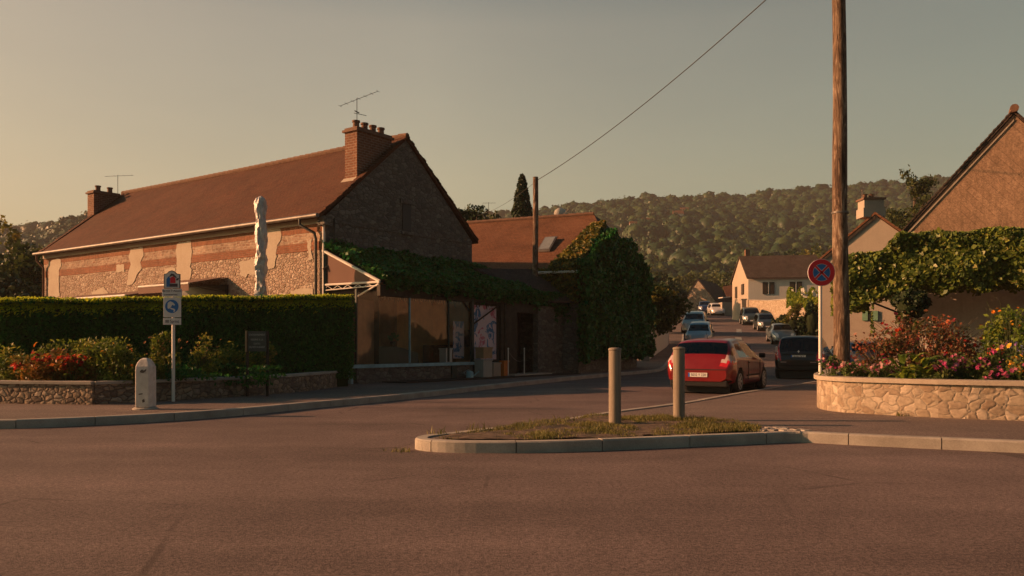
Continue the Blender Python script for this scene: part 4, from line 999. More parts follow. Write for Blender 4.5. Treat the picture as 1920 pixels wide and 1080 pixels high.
MB().slab([h2(-.06, -.2, .8), h2(-.06, W2 + .2, .8), h2(-.06, W2 + .1, ZE), h2(-.06, W2 - th_, ZH - .2), h2(-.06, th_, ZH - .2), h2(-.06, -.1, ZE)], (-A2.x * .03, -A2.y * .03, 0)).build('stems', M['hedge_core'], ivy)
yl = []
while len(yl) < 5200:                                 # sunlight put into the colour: yellower ivy leaves on front wall and verge
    s = abs(random.gauss(0, 1.0)); z = random.uniform(3.0, 6.2)
    if s > 2.9: continue
    if random.random() < .55:                         # along the verge, on the roof
        t = random.uniform(-.3, 2.9); s = random.random() ** 1.6 * (1.3 - .25 * t) ; q = on_slope(s - .15, t, random.uniform(0, .28)); yl.append(tuple(q)); continue
    if z > ZE - .05 + .15 * random.random() or z < 3.1 + .5 * (s - .6): continue
    yl.append(tuple(h2(s, -.08 - .3 * random.random(), z)))
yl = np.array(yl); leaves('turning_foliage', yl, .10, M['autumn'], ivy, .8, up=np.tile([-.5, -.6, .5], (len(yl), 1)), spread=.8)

# ================================================================== UTILITY POLES AND WIRE
def upole(name, foot, top, r0, r1, label):
    o = site(name, foot, label, 'utility pole'); f, t = Vector(foot), Vector(top); n = 26; k = 18; vs = []
    for i in range(n + 1):
        c = f + (t - f) * i / n; r = r0 + (r1 - r0) * i / n
        for j in range(k):
            a = 2 * math.pi * j / k; rr = r * (1 + .07 * mnoise.noise(Vector((math.cos(a) * 1.5, math.sin(a) * 1.5, c.z * .8))))
            vs.append((c.x + rr * math.cos(a) + .012 * math.sin(c.z * 1.1), c.y + rr * math.sin(a), c.z))
    m = MB(); m.add(vs, [(i * k + j, i * k + (j + 1) % k, (i + 1) * k + (j + 1) % k, (i + 1) * k + j) for i in range(n) for j in range(k)] + [tuple(n * k + j for j in range(k))])
    m.build('shaft', M['pole'], o, smooth=True); return o
PX = (1578 - 960) / 1550 * 17.5
bp = upole('utility_pole', (PX, 17.5, .1), (PX - .07, 17.5, 10.2), .172, .125, 'thick weathered wooden utility pole rising behind the flower planter')
zb = zat(399, 17.5)
MB().lathe([(.178, zb - .02), (.178, zb + .02)], (PX - .03, 17.5, 0), 20).build('metal_band', M['zinc'], bp, smooth=True)
fp0 = P(1004, 505, 33.9); fp = upole('utility_pole', (fp0.x, 33.9, .1), (fp0.x, 33.9, zat(332, 33.9)), .125, .11, 'distant wooden utility pole in front of the orange roof')
for k in range(5): MB().box((fp0.x + .02, 33.78, 5.9 - k * .2), (.05, .05, .1)).build('fixing', M['zinc'], fp)
a = Vector((fp0.x + .1, 33.9, zat(337, 33.9))); b = Vector((PX - .1, 17.5, 9.95))
def sag(a, b, s, n=24): return [a + (b - a) * (i / n) - Vector((0, 0, s * 4 * (i / n) * (1 - i / n))) for i in range(n + 1)]
tag(MB().tube(sag(a, b, .35), .013, 5).build('power_cable', M['wire'], None), 'black cable sagging between the two wooden utility poles', 'cable')
tag(MB().tube(sag(a, Vector((-2.6, 50, 9.0)), .3), .007, 4).build('power_cable', M['wire'], None), 'thin cable running left from the distant pole towards the cypress', 'cable')

# ================================================================== ROAD SIGNS
sx = (1540 - 960) / 1550 * 15.45; rs = site('no_stopping_sign', (sx, 15.45, .5), 'round red and blue no stopping sign on a pale post beside the big pole', 'road sign')
zc = zat(511, 15.45)
MB().lathe([(.032, .5), (.032, zc + .2)], (sx, 15.5, 0), 12).build('post', M['white_paint'], rs, smooth=True)
def disc(r0, r1, y, th, mat, name, par, cx=sx, cz=zc, n=48, a0=0, a1=2 * math.pi):
    m = MB(); vs = []; full = abs(a1 - a0 - 2 * math.pi) < 1e-6; k = n if full else n + 1
    for yy in (y, y + th):
        for r in (r0, r1):
            for i in range(k): a = a0 + (a1 - a0) * i / n; vs.append((cx + r * math.cos(a), yy, cz + r * math.sin(a)))
    fs = []
    for i in range(n):
        j = (i + 1) % k if full else i + 1
        fs += [(i, j, k + j, k + i), (2 * k + i, 3 * k + i, 3 * k + j, 2 * k + j), (i, 2 * k + i, 2 * k + j, j), (k + i, k + j, 3 * k + j, 3 * k + i)]
    m.add(vs, fs); return m.build(name, mat, par)
y0 = 15.45
disc(0.0005, .255, y0 - .012, .02, M['sign_white'], 'plate', rs)
disc(.163, .246, y0 - .016, .004, M['sign_red'], 'red_ring', rs); disc(.0005, .155, y0 - .016, .004, M['sign_blue'], 'blue_field', rs)
for sgn in (1, -1):
    m = MB()
    for (hw, yy, mt) in ((.0, 0, None),): pass
    d = Vector((math.cos(sgn * math.pi / 4), 0, math.sin(sgn * math.pi / 4))); e = Vector((-d.z, 0, d.x)); c = Vector((sx, 0, zc))
    for hw, yy, mt, nm in ((.026, y0 - .018, 'sign_white', 'white_edge'), (.018, y0 - .0205, 'sign_red', 'red_bar')):
        mm = MB().slab([c + d * .165 + e * hw + Vector((0, yy, 0)), c + d * .165 - e * hw + Vector((0, yy, 0)), c - d * .165 - e * hw + Vector((0, yy, 0)), c - d * .165 + e * hw + Vector((0, yy, 0))], (0, .002, 0)); mm.build(nm, M[mt], rs)

# parking restriction sign on the left, four plates
lx = (323.5 - 960) / 1550 * 16.7; ly = 16.7; lsn = site('village_sign', (lx, ly, .12), 'stack of four small plates on a pale post before the hedge', 'road sign')
Z = lambda v: zat(v, ly); X = lambda u: (u - 960) / 1550 * ly
MB().lathe([(.033, .1), (.033, Z(515))], (lx, ly + .04, 0), 12).build('post', M['white_paint'], lsn, smooth=True)
def plate(u0, u1, v0, v1, name, yy=ly - .01, mat='sign_white', edge=True):
    cx, cz = (X(u0) + X(u1)) / 2, (Z(v0) + Z(v1)) / 2; o = MB().box((cx, yy, cz), (X(u1) - X(u0), .02, Z(v0) - Z(v1))).build(name, M[mat], lsn, bevel=.006); return o
tp = [(308, 541), (308, 513.5), (313, 513), (317, 509), (322.5, 507), (328, 509), (332, 513), (338.5, 514), (338.5, 541)]
MB().slab([Vector((X(u), ly - .018, Z(v))) for u, v in tp], (0, .02, 0)).build('crest_plate', M['ink'], lsn)
cx0 = sum(u for u, v in tp) / len(tp)
cp = MB().slab([Vector((X(cx0 + (u - cx0) * .90), ly - .022, Z(527 + (v - 527) * .92))) for u, v in tp], (0, .003, 0)).build('crest_field', M['sign_white'], lsn)
for poly, mt in (([(313, 538), (313, 524), (317, 518), (320, 522), (319, 538)], 'sign_blue'), ([(320, 531), (320, 521), (326, 518), (330, 522), (330, 531)], 'sign_red'),
                 ([(319, 538), (319, 532), (334, 532), (334, 538)], 'ink'), ([(317, 520), (322, 513), (327, 514), (333, 521), (330, 521), (324, 517)], 'ink'), ([(331, 523), (336, 521), (336, 524), (332, 527)], 'ink')):
    MB().slab([Vector((X(u), ly - .025, Z(v))) for u, v in poly], (0, .002, 0)).build('emblem', M[mt], lsn)
plate(304.5, 341.5, 541.5, 556.5, 'text_plate'); plate(307, 340, 557.5, 595, 'square_plate'); plate(306.5, 340, 596.5, 609, 'lower_plate')
def ltext(s, cu, cv, size, sxx=1.0): text_mesh(s, size, frame_matrix((X(cu), ly - .021, Z(cv)), (1, 0, 0), (0, -1, 0)), M['ink'], lsn, sx=sxx)
ltext('Ba-ree T Aound', 323, 545.5, .062, .95); ltext('commerces', 321, 552.3, .058, 1.0); ltext('88 Sprint', 323.5, 602.8, .088, .85)
disc(.0005, X(335.5) - X(323), ly - .024, .004, M['sign_blue'], 'blue_disc', lsn, cx=X(323), cz=Z(574.5))
for poly in ([(315, 576), (315.5, 568), (320, 565), (325, 567), (329, 571), (328, 573.5), (324, 571.5), (322, 575), (319, 578.5), (316, 579)], [(321, 577), (327.5, 579), (329.8, 581), (328.5, 584.5), (325.5, 585), (327, 582.5), (325, 581), (320, 579)]):
    MB().slab([Vector((X(u), ly - .027, Z(v))) for u, v in poly], (0, .002, 0)).build('pictogram', M['sign_white'], lsn)

# dark notice board
by = 18.45; XB = lambda u: (u - 960) / 1550 * by; ZB = lambda v: zat(v, by)
nb = site('notice_board', (XB(482), by, .12), 'dark notice board on two dark posts against the clipped hedge', 'notice board')
for u, top in ((463, 621), (500.5, 621)): MB().box((XB(u), by + .03, (ZB(top) + .1) / 2), (.055, .055, ZB(top) - .1)).build('post', M['dark_wood'], nb)
MB().box(((XB(465) + XB(500)) / 2, by - .01, (ZB(621) + ZB(659)) / 2), (XB(500) - XB(465), .03, ZB(621) - ZB(659))).build('board', plain('board_slate', (.055, .065, .062), .7), nb, bevel=.004)
MB().box((XB(462), by - .02, (ZB(620) + ZB(660)) / 2), (.035, .05, ZB(620) - ZB(660))).build('edge_strip', M['cardboard'], nb)
gt = plain('chalk_grey', (.42, .42, .40), .8)
for s, v, size, k in (('STATIONNEMENT', 628, .062, .72), ('RESERVE A LA', 637, .058, .78), ('CLIENTELE', 644.5, .052, .6), ('DU RESTAURANT', 651, .062, .72)):
    text_mesh(s, size, frame_matrix((XB(482.5), by - .027, ZB(v)), (1, 0, 0), (0, -1, 0)), gt, nb, sx=k)

# ================================================================== BOLLARDS AND MARKER STONE
def bollard(x, y, zt, label):
    o = site('wooden_bollard', (x, y, .13), label, 'bollard', 'round wooden bollards on the traffic island')
    m = MB(); n = 28; vs = []; prof = [(.088, .08), (.088, zt - .05), (.087, zt - .03), (.094, zt - .025), (.094, zt - .006), (.086, zt + .004), (.05, zt + .012), (.001, zt + .012)]
    m.lathe(prof[:3], (x, y, 0), n); m.build('shaft', M['post'], o, smooth=True)
    MB().lathe(prof[2:], (x, y, 0), n).build('top', M['post'], o, smooth=True); return o
bollard(1.475, 11.85, .13 + 1.08, 'left round wooden bollard standing in the dry grass of the island')
bollard(2.535, 12.55, .13 + 1.09, 'right round wooden bollard in front of the red car')
mx, my = -6.53, 14.72; mk = site('marker_stone', (mx, my, .12), 'worn white marker stone with rounded top on the left pavement', 'marker stone')
m = MB(); ww, dd = .155, .13
sec = [(-ww, -.05), (-ww + .035, -dd), (ww - .035, -dd), (ww, -.05), (ww, .1), (ww - .04, dd), (-ww + .04, dd), (-ww, .1)]
lv = [(1.0, .14), (1.0, .20), (.985, .78), (.96, .86), (.80, .93), (.52, .985), (.2, 1.01)]
vs = [(mx + x * k, my + y * (k if z < .9 else k * .9), z + .02) for k, z in lv for x, y in sec]; n = 8
m.add(vs, [(i * n + j, i * n + (j + 1) % n, (i + 1) * n + (j + 1) % n, (i + 1) * n + j) for i in range(len(lv) - 1) for j in range(n)] + [tuple(range(n)), tuple((len(lv) - 1) * n + j for j in range(n))])
m.build('stone', M['marker'], mk, bevel=.012)
MB().lathe([(.215, .10), (.215, .135), (.18, .155)], (mx, my, 0), 20).build('footing', M['kerb'], mk)
sm = plain('marker_dirt', (.12, .09, .075), .9)
def mark(poly): MB().slab([Vector((mx + a, my - dd - .0025, z)) for a, z in poly], (0, .002, 0)).build('worn_mark', sm, mk)
mark([(-.04, .80), (0, .83), (.03, .81), (.08, .84), (.07, .80), (.02, .765), (-.03, .775)]); mark([(-.06, .40), (.01, .41), (.01, .39), (-.06, .38)]); mark([(.0, .29), (.04, .31), (.05, .26), (.01, .24)])

# ================================================================== LEFT GARDEN WALL, HEDGE, BED
def low_wall(line, h, th, mat, capmat, name, label, cat, caph=.06, over=.03, z0=.06, inward=1):
    o = site(name, (line[0][0], line[0][1], .12), label, cat); pts = [Vector(p) for p in line]; n = len(pts); nor = []
    for i in range(n):
        d = (pts[min(i + 1, n - 1)] - pts[max(i - 1, 0)]).normalized(); nor.append(Vector((-d.y, d.x)) * inward)
    def band(off0, off1, za, zb, nm, mt, bev=0):
        vs = []
        for p, k in zip(pts, nor):
            for off, z in ((off0, za), (off0, zb), (off1, zb), (off1, za)): q = p + k * off; vs.append((q.x, q.y, z))
        fs = [(i * 4 + j, i * 4 + (j + 1) % 4, i * 4 + 4 + (j + 1) % 4, i * 4 + 4 + j) for i in range(n - 1) for j in range(4)] + [(0, 1, 2, 3), tuple((n - 1) * 4 + j for j in (3, 2, 1, 0))]
        return MB().add(vs, fs).build(nm, mt, o, bevel=bev)
    band(0, th, z0, h, 'masonry', mat); band(-over, th + over, h, h + caph, 'coping', capmat, .008); return o
low_wall([(-20, 17.6), (-14, 16.9), (-11, 16.35), (-8.05, 15.85)], .50, .3, M['rubble_low'], M['kerb'], 'garden_wall', 'sunlit low stone wall at the far left below the red flowers', 'garden wall')
low_wall([(-8.02, 15.9), (-6.98, 17.0), (-5.84, 18.7), (-5.2, 20.2), (-4.85, 22), (-4.75, 23.9)], .50, .3, M['rubble_low'], M['kerb'], 'garden_wall', 'shaded low stone wall running below the hedge to the shop', 'garden wall')
# hedge
M['hedge_tip'] = m_leaf('young_hedge_leaves', [(0.0, (.28, .36, .02)), (1, (.58, .60, .04))], .45)  # bright yellow-green puts the sunlit band of the hedge top into leaf colour
HL, HR = Vector((-11.15, 17.9)), Vector((-4.38, 22.9)); hd = (HR - HL).normalized(); hn = Vector((hd.y, -hd.x)); HLEN = (HR - HL).length
def hedge_top(s): return 2.22 + (2.62 - 2.22) * s / HLEN + .05 * mnoise.noise(Vector((s * .8, 0, 0)))
hg = site('hedge', (HL.x, HL.y, .12), 'tall clipped evergreen hedge with sunlit yellowish top', 'hedge')
TH = 2.2; m = MB()
c = [HL - hn * .12, HR - hn * .12 - hd * .12, HR - hn * (TH - .1) - hd * .12, HL - hn * (TH - .1)]
m.add([(q.x, q.y, z) for z in (0.1,) for q in c] + [(q.x, q.y, hedge_top(0 if i in (0, 3) else HLEN) - .16) for i, q in enumerate(c)], [(0, 3, 2, 1), (4, 5, 6, 7), (0, 1, 5, 4), (1, 2, 6, 5), (2, 3, 7, 6), (3, 0, 4, 7)]); m.build('twigs', M['hedge_core'], hg)
pts = []; ups = []
def hpt(s, d, z): q = HL + hd * s - hn * d; return (q.x, q.y, z)
for k in range(52000):
    r = random.random(); s = random.uniform(0, HLEN); top = hedge_top(s)
    wob = .05 * mnoise.noise(Vector((s * 1.7, 1, 3))) + .03 * mnoise.noise(Vector((s * 5, 1, 3)))
    if r < .62:
        z = random.uniform(.35, top); rnd = max(0, z - (top - .30)); pts.append(hpt(s, wob + .10 * random.random() + rnd * 1.2, z)); ups.append((hn.x, hn.y, .25))
    elif r < .93: pts.append(hpt(s, random.uniform(.02, TH), top - .10 * random.random() + abs(random.gauss(0, .03)))); ups.append((0, 0, 1))
    elif r < .965: pts.append(hpt(-.1 * random.random(), random.uniform(0, TH), random.uniform(.3, hedge_top(0)))); ups.append((-hd.x, -hd.y, .2))
    else: pts.append(hpt(HLEN + .05 * random.random(), random.uniform(0, TH), random.uniform(.3, hedge_top(HLEN)))); ups.append((hd.x, hd.y, .2))
pts = np.array(pts); ups = np.array(ups); leaves('foliage', pts, .048, M['hedge'], hg, .5, up=ups, spread=.8)
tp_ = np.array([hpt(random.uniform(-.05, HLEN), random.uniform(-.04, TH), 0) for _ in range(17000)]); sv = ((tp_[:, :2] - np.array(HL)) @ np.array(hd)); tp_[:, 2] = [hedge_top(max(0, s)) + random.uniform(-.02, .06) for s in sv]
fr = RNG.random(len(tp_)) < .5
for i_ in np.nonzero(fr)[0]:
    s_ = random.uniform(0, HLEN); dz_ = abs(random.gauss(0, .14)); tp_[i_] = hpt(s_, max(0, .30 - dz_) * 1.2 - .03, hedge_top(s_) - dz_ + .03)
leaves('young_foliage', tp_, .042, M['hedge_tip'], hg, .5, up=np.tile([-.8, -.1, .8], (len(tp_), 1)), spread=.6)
tw = []
for k in range(3500):
    s = random.uniform(0, HLEN); tw.append(hpt(s, random.uniform(0, .9), hedge_top(s) - .05))
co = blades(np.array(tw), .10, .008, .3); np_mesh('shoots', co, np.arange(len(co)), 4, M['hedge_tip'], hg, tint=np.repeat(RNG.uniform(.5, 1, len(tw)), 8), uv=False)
tag(MB().slab([Vector((-26, 24, .3)), Vector((-12, 17.6, .3)), Vector((-8.1, 16.1, .45)), Vector((-4.9, 22.9, .45)), Vector((-5.4, 24, .3)), Vector((-16, 40, .3))], (0, 0, -.2)).build('flower_bed', M['soil']), kind='structure')

M['golden'] = m_leaf('golden_green_leaves', [(0.0, (.05, .09, .015)), (.5, (.15, .20, .025)), (.85, (.30, .28, .045)), (1, (.45, .30, .08))], .45)
M['lit_autumn'] = m_leaf('warm_leaves', [(0.0, (.08, .08, .015)), (.6, (.22, .14, .025)), (1, (.4, .12, .03))], .45)
# flower / shrub builder: stems, leaves, blossoms (each blossom a small rosette of petals)
def plant(name, label, cat, c, r, h, nleaf, leafmat, lsize, flowers=(), stems=10, group=None, aspect=.5, clumps=12, stemmat='stem', leaftint=None):
    o = site(name, c, label, cat, group); c = Vector(c); m = MB(); tips = []
    for k in range(stems):
        a = random.uniform(0, 6.28); rr = random.random() ** .5; e = c + Vector((math.cos(a) * r[0] * rr, math.sin(a) * r[1] * rr, h * random.uniform(.55, 1.0)))
        mid = c + (e - c) * .5 + Vector((0, 0, h * .12)); m.tube([c + Vector((math.cos(a) * .05, math.sin(a) * .05, 0)), mid, e], [.008, .006, .003], 4, False); tips.append((mid, e))
    m.build('stems', M[stemmat], o, fix=False)
    if nleaf:
        pts, k = cloud(nleaf, (c.x, c.y, c.z + h * .5), (r[0], r[1], h * .52), clumps, .42, shell=.3)
        pts[:, 2] = np.maximum(pts[:, 2], c.z + .02)
        tb = np.clip(RNG.random(clumps)[k] * .5 + RNG.random(nleaf) * .5, 0, 1)
        leaves('foliage', pts, lsize, M[leafmat], o, aspect, up=np.tile([-.3, -.3, .6], (nleaf, 1)), spread=1.2, tint=tb)
    for (fname, n, size, cols, zlo, zhi) in flowers:
        P_, Cc = [], []
        for k in range(n):
            q0, q1 = random.choice(tips); j_ = min(.09, .3 * r[0]); cc = q0.lerp(q1, random.uniform(.6, 1.0)) + Vector((random.gauss(0, j_ * .5), random.gauss(0, j_ * .5), random.gauss(.02, j_ * .35))); col = np.array(random.choice(cols)) * random.uniform(.75, 1.2)
            s = size * random.uniform(.7, 1.25); tilt = Vector((random.gauss(-.2, .5), random.gauss(-.5, .4), .8)).normalized(); tt = tilt.orthogonal().normalized(); bb = tilt.cross(tt)
            for ring, (np_, rs, up_) in enumerate(((7, 1.0, .15), (5, .6, .45))):
                for j in range(np_):
                    aa = 2 * math.pi * (j + .5 * ring) / np_; d = tt * math.cos(aa) + bb * math.sin(aa); e = tilt.cross(d)
                    tip = cc + d * s * rs + tilt * s * up_; P_ += [cc, cc + d * s * rs * .6 + e * s * .33 + tilt * s * up_ * .5, tip, cc + d * s * rs * .6 - e * s * .33 + tilt * s * up_ * .5]; Cc += [col * random.uniform(.85, 1.15)] * 4
        co = np.array([tuple(v) for v in P_]); np_mesh(fname, co, np.arange(len(co)), 4, M['petals'], o, tint=np.clip(np.array(Cc), 0, 1), uv=False)
    return o
RED = [(.55, .03, .015), (.62, .07, .02), (.45, .02, .02)]; PINK = [(.62, .14, .26), (.68, .25, .34), (.5, .06, .2)]; PALE = [(.72, .42, .38), (.66, .32, .32), (.72, .5, .45)]
ORA = [(.75, .26, .02), (.78, .40, .03)]; YEL = [(.80, .52, .05)]; WHI = [(.7, .68, .6)]; MAU = [(.42, .22, .5), (.36, .3, .55)]; BRO = [(.35, .08, .04), (.45, .13, .05), (.30, .05, .06)]
zf = .5
plant('flowering_shrub', 'bushy red flowered plant at the far left of the bed', 'shrub', (-9.35, 16.75, zf - .1), (.7, .45), .72, 1900, 'lit_autumn', .042, [('blossoms', 110, .05, RED, .35, .95)], 14, clumps=20)
plant('flowering_shrub', 'second red flowered clump beside the golden shrub', 'shrub', (-8.75, 16.55, zf - .1), (.45, .35), .62, 900, 'lit_autumn', .042, [('blossoms', 50, .05, RED, .45, .95)], 12)
plant('flowering_shrub', 'yellow green shrub at the left edge of the picture above the wall', 'shrub', (-10.2, 17.3, zf - .1), (.8, .5), .85, 2400, 'golden', .045, [('blossoms', 10, .04, ORA, .4, .9)], 16, clumps=20)
plant('flowering_shrub', 'leafy golden green shrub between the red flowers and the marker stone', 'shrub', (-8.2, 16.85, zf - .1), (.7, .5), .92, 3000, 'golden', .043, [('blossoms', 34, .04, ORA + YEL, .4, 1.0)], 18, clumps=24)
plant('flowering_shrub', 'taller golden shrub behind the red flowers', 'shrub', (-9.1, 17.5, zf - .1), (.8, .4), .95, 2000, 'golden', .045, [('blossoms', 10, .035, ORA, .4, .9)], 18, clumps=20)
plant('flowering_shrub', 'low golden shrub just left of the marker stone on the wall edge', 'shrub', (-7.72, 16.5, zf - .1), (.5, .28), .7, 1600, 'golden', .04, [('blossoms', 8, .035, ORA, .4, .9)], 10, clumps=16)
plant('tall_weed', 'tall brownish flowering stalks behind the marker stone', 'plant', (-7.45, 17.6, zf - .1), (.5, .35), 1.05, 1300, 'golden', .04, [('blossoms', 30, .03, [(.4, .2, .06)], .5, 1.05)], 30)  # the brown blossoms on the tall weeds are seed heads
plant('tall_weed', 'spiky dry stalks between the marker stone and the village sign', 'plant', (-6.8, 18.2, zf - .1), (.4, .35), 1.0, 800, 'golden', .04, [('blossoms', 26, .03, [(.42, .22, .07)], .5, 1.05)], 26)
plant('flowering_shrub', 'low golden shrub right behind the marker stone', 'shrub', (-7.45, 17.0, zf - .1), (.4, .22), .45, 1300, 'golden', .04, [('blossoms', 16, .035, ORA + YEL, .4, .9)], 12, clumps=16)
plant('tall_weed', 'dim yellow stalks right of the village sign post', 'plant', (-6.4, 18.9, zf - .1), (.4, .35), .85, 800, 'golden', .04, [('blossoms', 18, .03, [(.42, .25, .07)], .5, 1.0)], 24)
plant('tall_weed', 'last faint yellow stalks left of the notice board', 'plant', (-5.95, 19.8, zf - .1), (.35, .3), .8, 700, 'golden', .04, [('blossoms', 14, .03, [(.42, .25, .07)], .5, 1.0)], 22)
pts, _ = cloud(3500, (-7.2, 18.0, .62), (2.2, 1.4, .3), 40, .25)
o = leaves('ground_cover', pts, .045, M['hedge']); tag(o, 'dark low foliage filling the bed under the hedge', 'ground cover', kind='stuff')

# ================================================================== RIGHT PLANTER
pl = [(9.6, 24.0), (7.2, 18.8), (5.98, 16.2), (5.64, 15.3), (5.52, 14.85), (5.49, 14.5), (5.53, 14.2), (5.66, 13.92), (6.29, 13.3), (6.82, 12.86), (7.69, 12.42), (9.2, 11.7), (12, 10.4)]
low_wall([(p[0], p[1]) for p in smooth_line(pl, 1)], .64, .3, M['rubble_planter'], M['cream'], 'planter_wall', 'curved pale rubble planter wall with smooth coping on the right', 'planter wall', .075, .055, .08, 1)
tag(MB().slab([Vector((p[0] + .12, p[1] + .12, .61)) for p in pl] + [Vector((16, 14, .61)), Vector((15, 24, .61))], (0, 0, -.4)).build('planter_soil', M['soil']), kind='structure')
zp = .61
def at(u, Y): return ((u - 960) / 1550 * Y, Y, zp)
plant('rose_bush', 'large loose rust red shrub in the middle of the planter', 'shrub', at(1745, 15.3), (1.15, .7), 1.02, 3400, 'rusty', .045, [('blossoms', 150, .05, RED + BRO, .45, 1.0)], 90, stemmat='bark', clumps=30) if False else None
M['rusty'] = m_leaf('rust_red_leaves', [(0.0, (.05, .075, .018)), (.4, (.12, .10, .03)), (.7, (.26, .09, .045)), (.9, (.34, .09, .05)), (1, (.42, .2, .1))], .35)
M['lime'] = m_leaf('lime_leaves', [(0.0, (.08, .14, .02)), (.6, (.20, .27, .03)), (1, (.42, .44, .06))], .45)
M['leafy'] = m_leaf('flowerbed_leaves', [(0.0, (.035, .06, .014)), (.6, (.08, .12, .025)), (1, (.2, .2, .05))], .35)
plant('rust_red_shrub', 'large loose rust red shrub in the middle of the planter', 'shrub', at(1740, 15.3), (1.1, .7), 1.18, 3400, 'rusty', .036, [('blossoms', 60, .045, RED + BRO, .55, 1.0)], 110, stemmat='bark', clumps=34)
plant('rust_red_shrub', 'thinner rust red shrub left of the largest one, beside the big pole', 'shrub', at(1648, 15.5), (.55, .5), .78, 1000, 'rusty', .034, [('blossoms', 22, .04, RED + BRO, .5, 1.0)], 60, stemmat='bark', clumps=16)
plant('rust_red_shrub', 'lower rust red shrub towards the marigolds', 'shrub', at(1838, 14.8), (.65, .5), .68, 1700, 'rusty', .036, [('blossoms', 40, .045, RED + BRO, .5, 1.0)], 60, stemmat='bark', clumps=18)
for k, (u, Y, lb) in enumerate([(1560, 14.75, 'pink flower clump at the left tip of the planter'), (1600, 14.35, 'pale pink flower clump second from the left tip'), (1645, 14.1, 'pale salmon flower clump left of the lime leaves')]):
    plant('pink_flowers', lb, 'flowers', at(u, Y), (.26, .22), .36 if k else .42, 420, 'leafy', .03, [('blossoms', 46, .030, PINK + PALE if k == 0 else PALE + PINK[:1], .3, 1.05)], 26, 'clumps of small pink flowers in the planter')
for k, (u, Y, n, lb) in enumerate([(1770, 13.35, 14, 'pink blossoms just right of the lime leaves'), (1795, 13.5, 30, 'dense mauve pink cluster in the middle of the planter front'), (1838, 13.3, 16, 'pink blossoms left of the marigolds'), (1872, 13.0, 34, 'magenta blossoms hanging near the coping below the marigolds'), (1868, 13.6, 16, 'tall pink cluster behind the marigolds'), (1915, 12.9, 14, 'pink blossoms at the right edge of the picture')]):
    plant('pink_flowers', lb, 'flowers', at(u, Y), (.22, .2), [.42, .5, .5, .26, .62, .4][k], 380, 'leafy', .036, [('blossoms', n, .040, PINK + MAU[:1] if k in (1,) else PINK, .35, 1.05)], 18, 'clumps of small pink flowers in the planter')
plant('magenta_flower', 'single bright magenta bloom left of the lime leaves', 'flower', at(1660, 14.0), (.08, .08), .52, 60, 'leafy', .03, [('blossoms', 5, .05, [(.6, .02, .22), (.65, .1, .12)], .9, 1.0)], 6)
for k, (u, Y, h_, lb) in enumerate([(1893, 13.2, .46, 'orange marigolds low at the right of the planter'), (1912, 12.9, .38, 'bright yellow orange marigolds at the picture edge'), (1882, 13.6, .84, 'three tall orange blooms in front of the grey wall')]):
    plant('marigolds', lb, 'flowers', at(u, Y), (.16, .14), h_, 260 if k < 2 else 120, 'leafy', .036, [('blossoms', (11, 14, 7)[k], .05, ORA + YEL, .7 if k < 2 else .86, 1.05)], 12, 'orange marigolds in the planter')
plant('blue_flowers', 'small bluish mauve flowers behind the marigolds', 'flowers', at(1903, 14.0), (.25, .22), .70, 300, 'leafy', .03, [('blossoms', 34, .026, MAU + [(.35, .42, .6)], .6, 1.0)], 26)
plant('tall_yellow_shrub', 'tall yellow green shrub at the right edge before the dark opening', 'shrub', at(1896, 14.6), (.42, .4), 1.45, 1500, 'lime', .05, [('blossoms', 16, .035, ORA, .5, 1.0)], 40, clumps=18)
o = site('tobacco_plant', at(1705, 13.75), 'plant with large lime green leaves in the middle of the planter', 'plant')
c = Vector(at(1712, 13.5)); m = MB()
for k in range(46):                                   # big paddle leaves, bent outward
    a = random.uniform(0, 6.28); l = random.uniform(.32, .58); r0 = .06; z0 = random.uniform(.0, .40); wd = random.uniform(.05, .085); d = Vector((math.cos(a), math.sin(a) * .6, 0)); e = Vector((-d.y, d.x, 0)).normalized(); pv = []
    for i in range(6):
        f = i / 5; p = c + Vector((random.uniform(-.02, .02), 0, 0)) + Vector((math.cos(a * 7) * .22, 0, 0)) + d * (r0 + l * f * .55) + Vector((0, 0, z0 + l * (.9 * f - .75 * f * f))); w_ = wd * math.sin(math.pi * min(1, .12 + f * .88)); pv.append((p - e * w_, p + Vector((0, 0, -.012)), p + e * w_))
    vs = [q for r in pv for q in r]; m.add(vs, [(i * 3 + j, i * 3 + j + 1, i * 3 + 4 + j, i * 3 + 3 + j) for i in range(5) for j in range(2)])
mo = m.build('leaves', M['lime'], o, smooth=True, fix=False); at_ = mo.data.color_attributes.new('tint', 'FLOAT_COLOR', 'POINT'); tt = np.repeat(RNG.random(46), 18); cc_ = np.ones((len(tt), 4)); cc_[:, :3] = tt[:, None]; at_.data.foreach_set('color', cc_.ravel())
pts = np.array([(x, y, zp + .03 + .1 * random.random()) for x, y in [(lambda f, g: (5.75 + f * 3.6 + g, 14.6 - f * 2.35 + g * 1.2))(random.random(), random.random() * .9) for _ in range(4200)]])
tag(leaves('ground_cover', pts, .035, M['leafy']), 'low green leaves covering the planter soil', 'ground cover', kind='stuff')

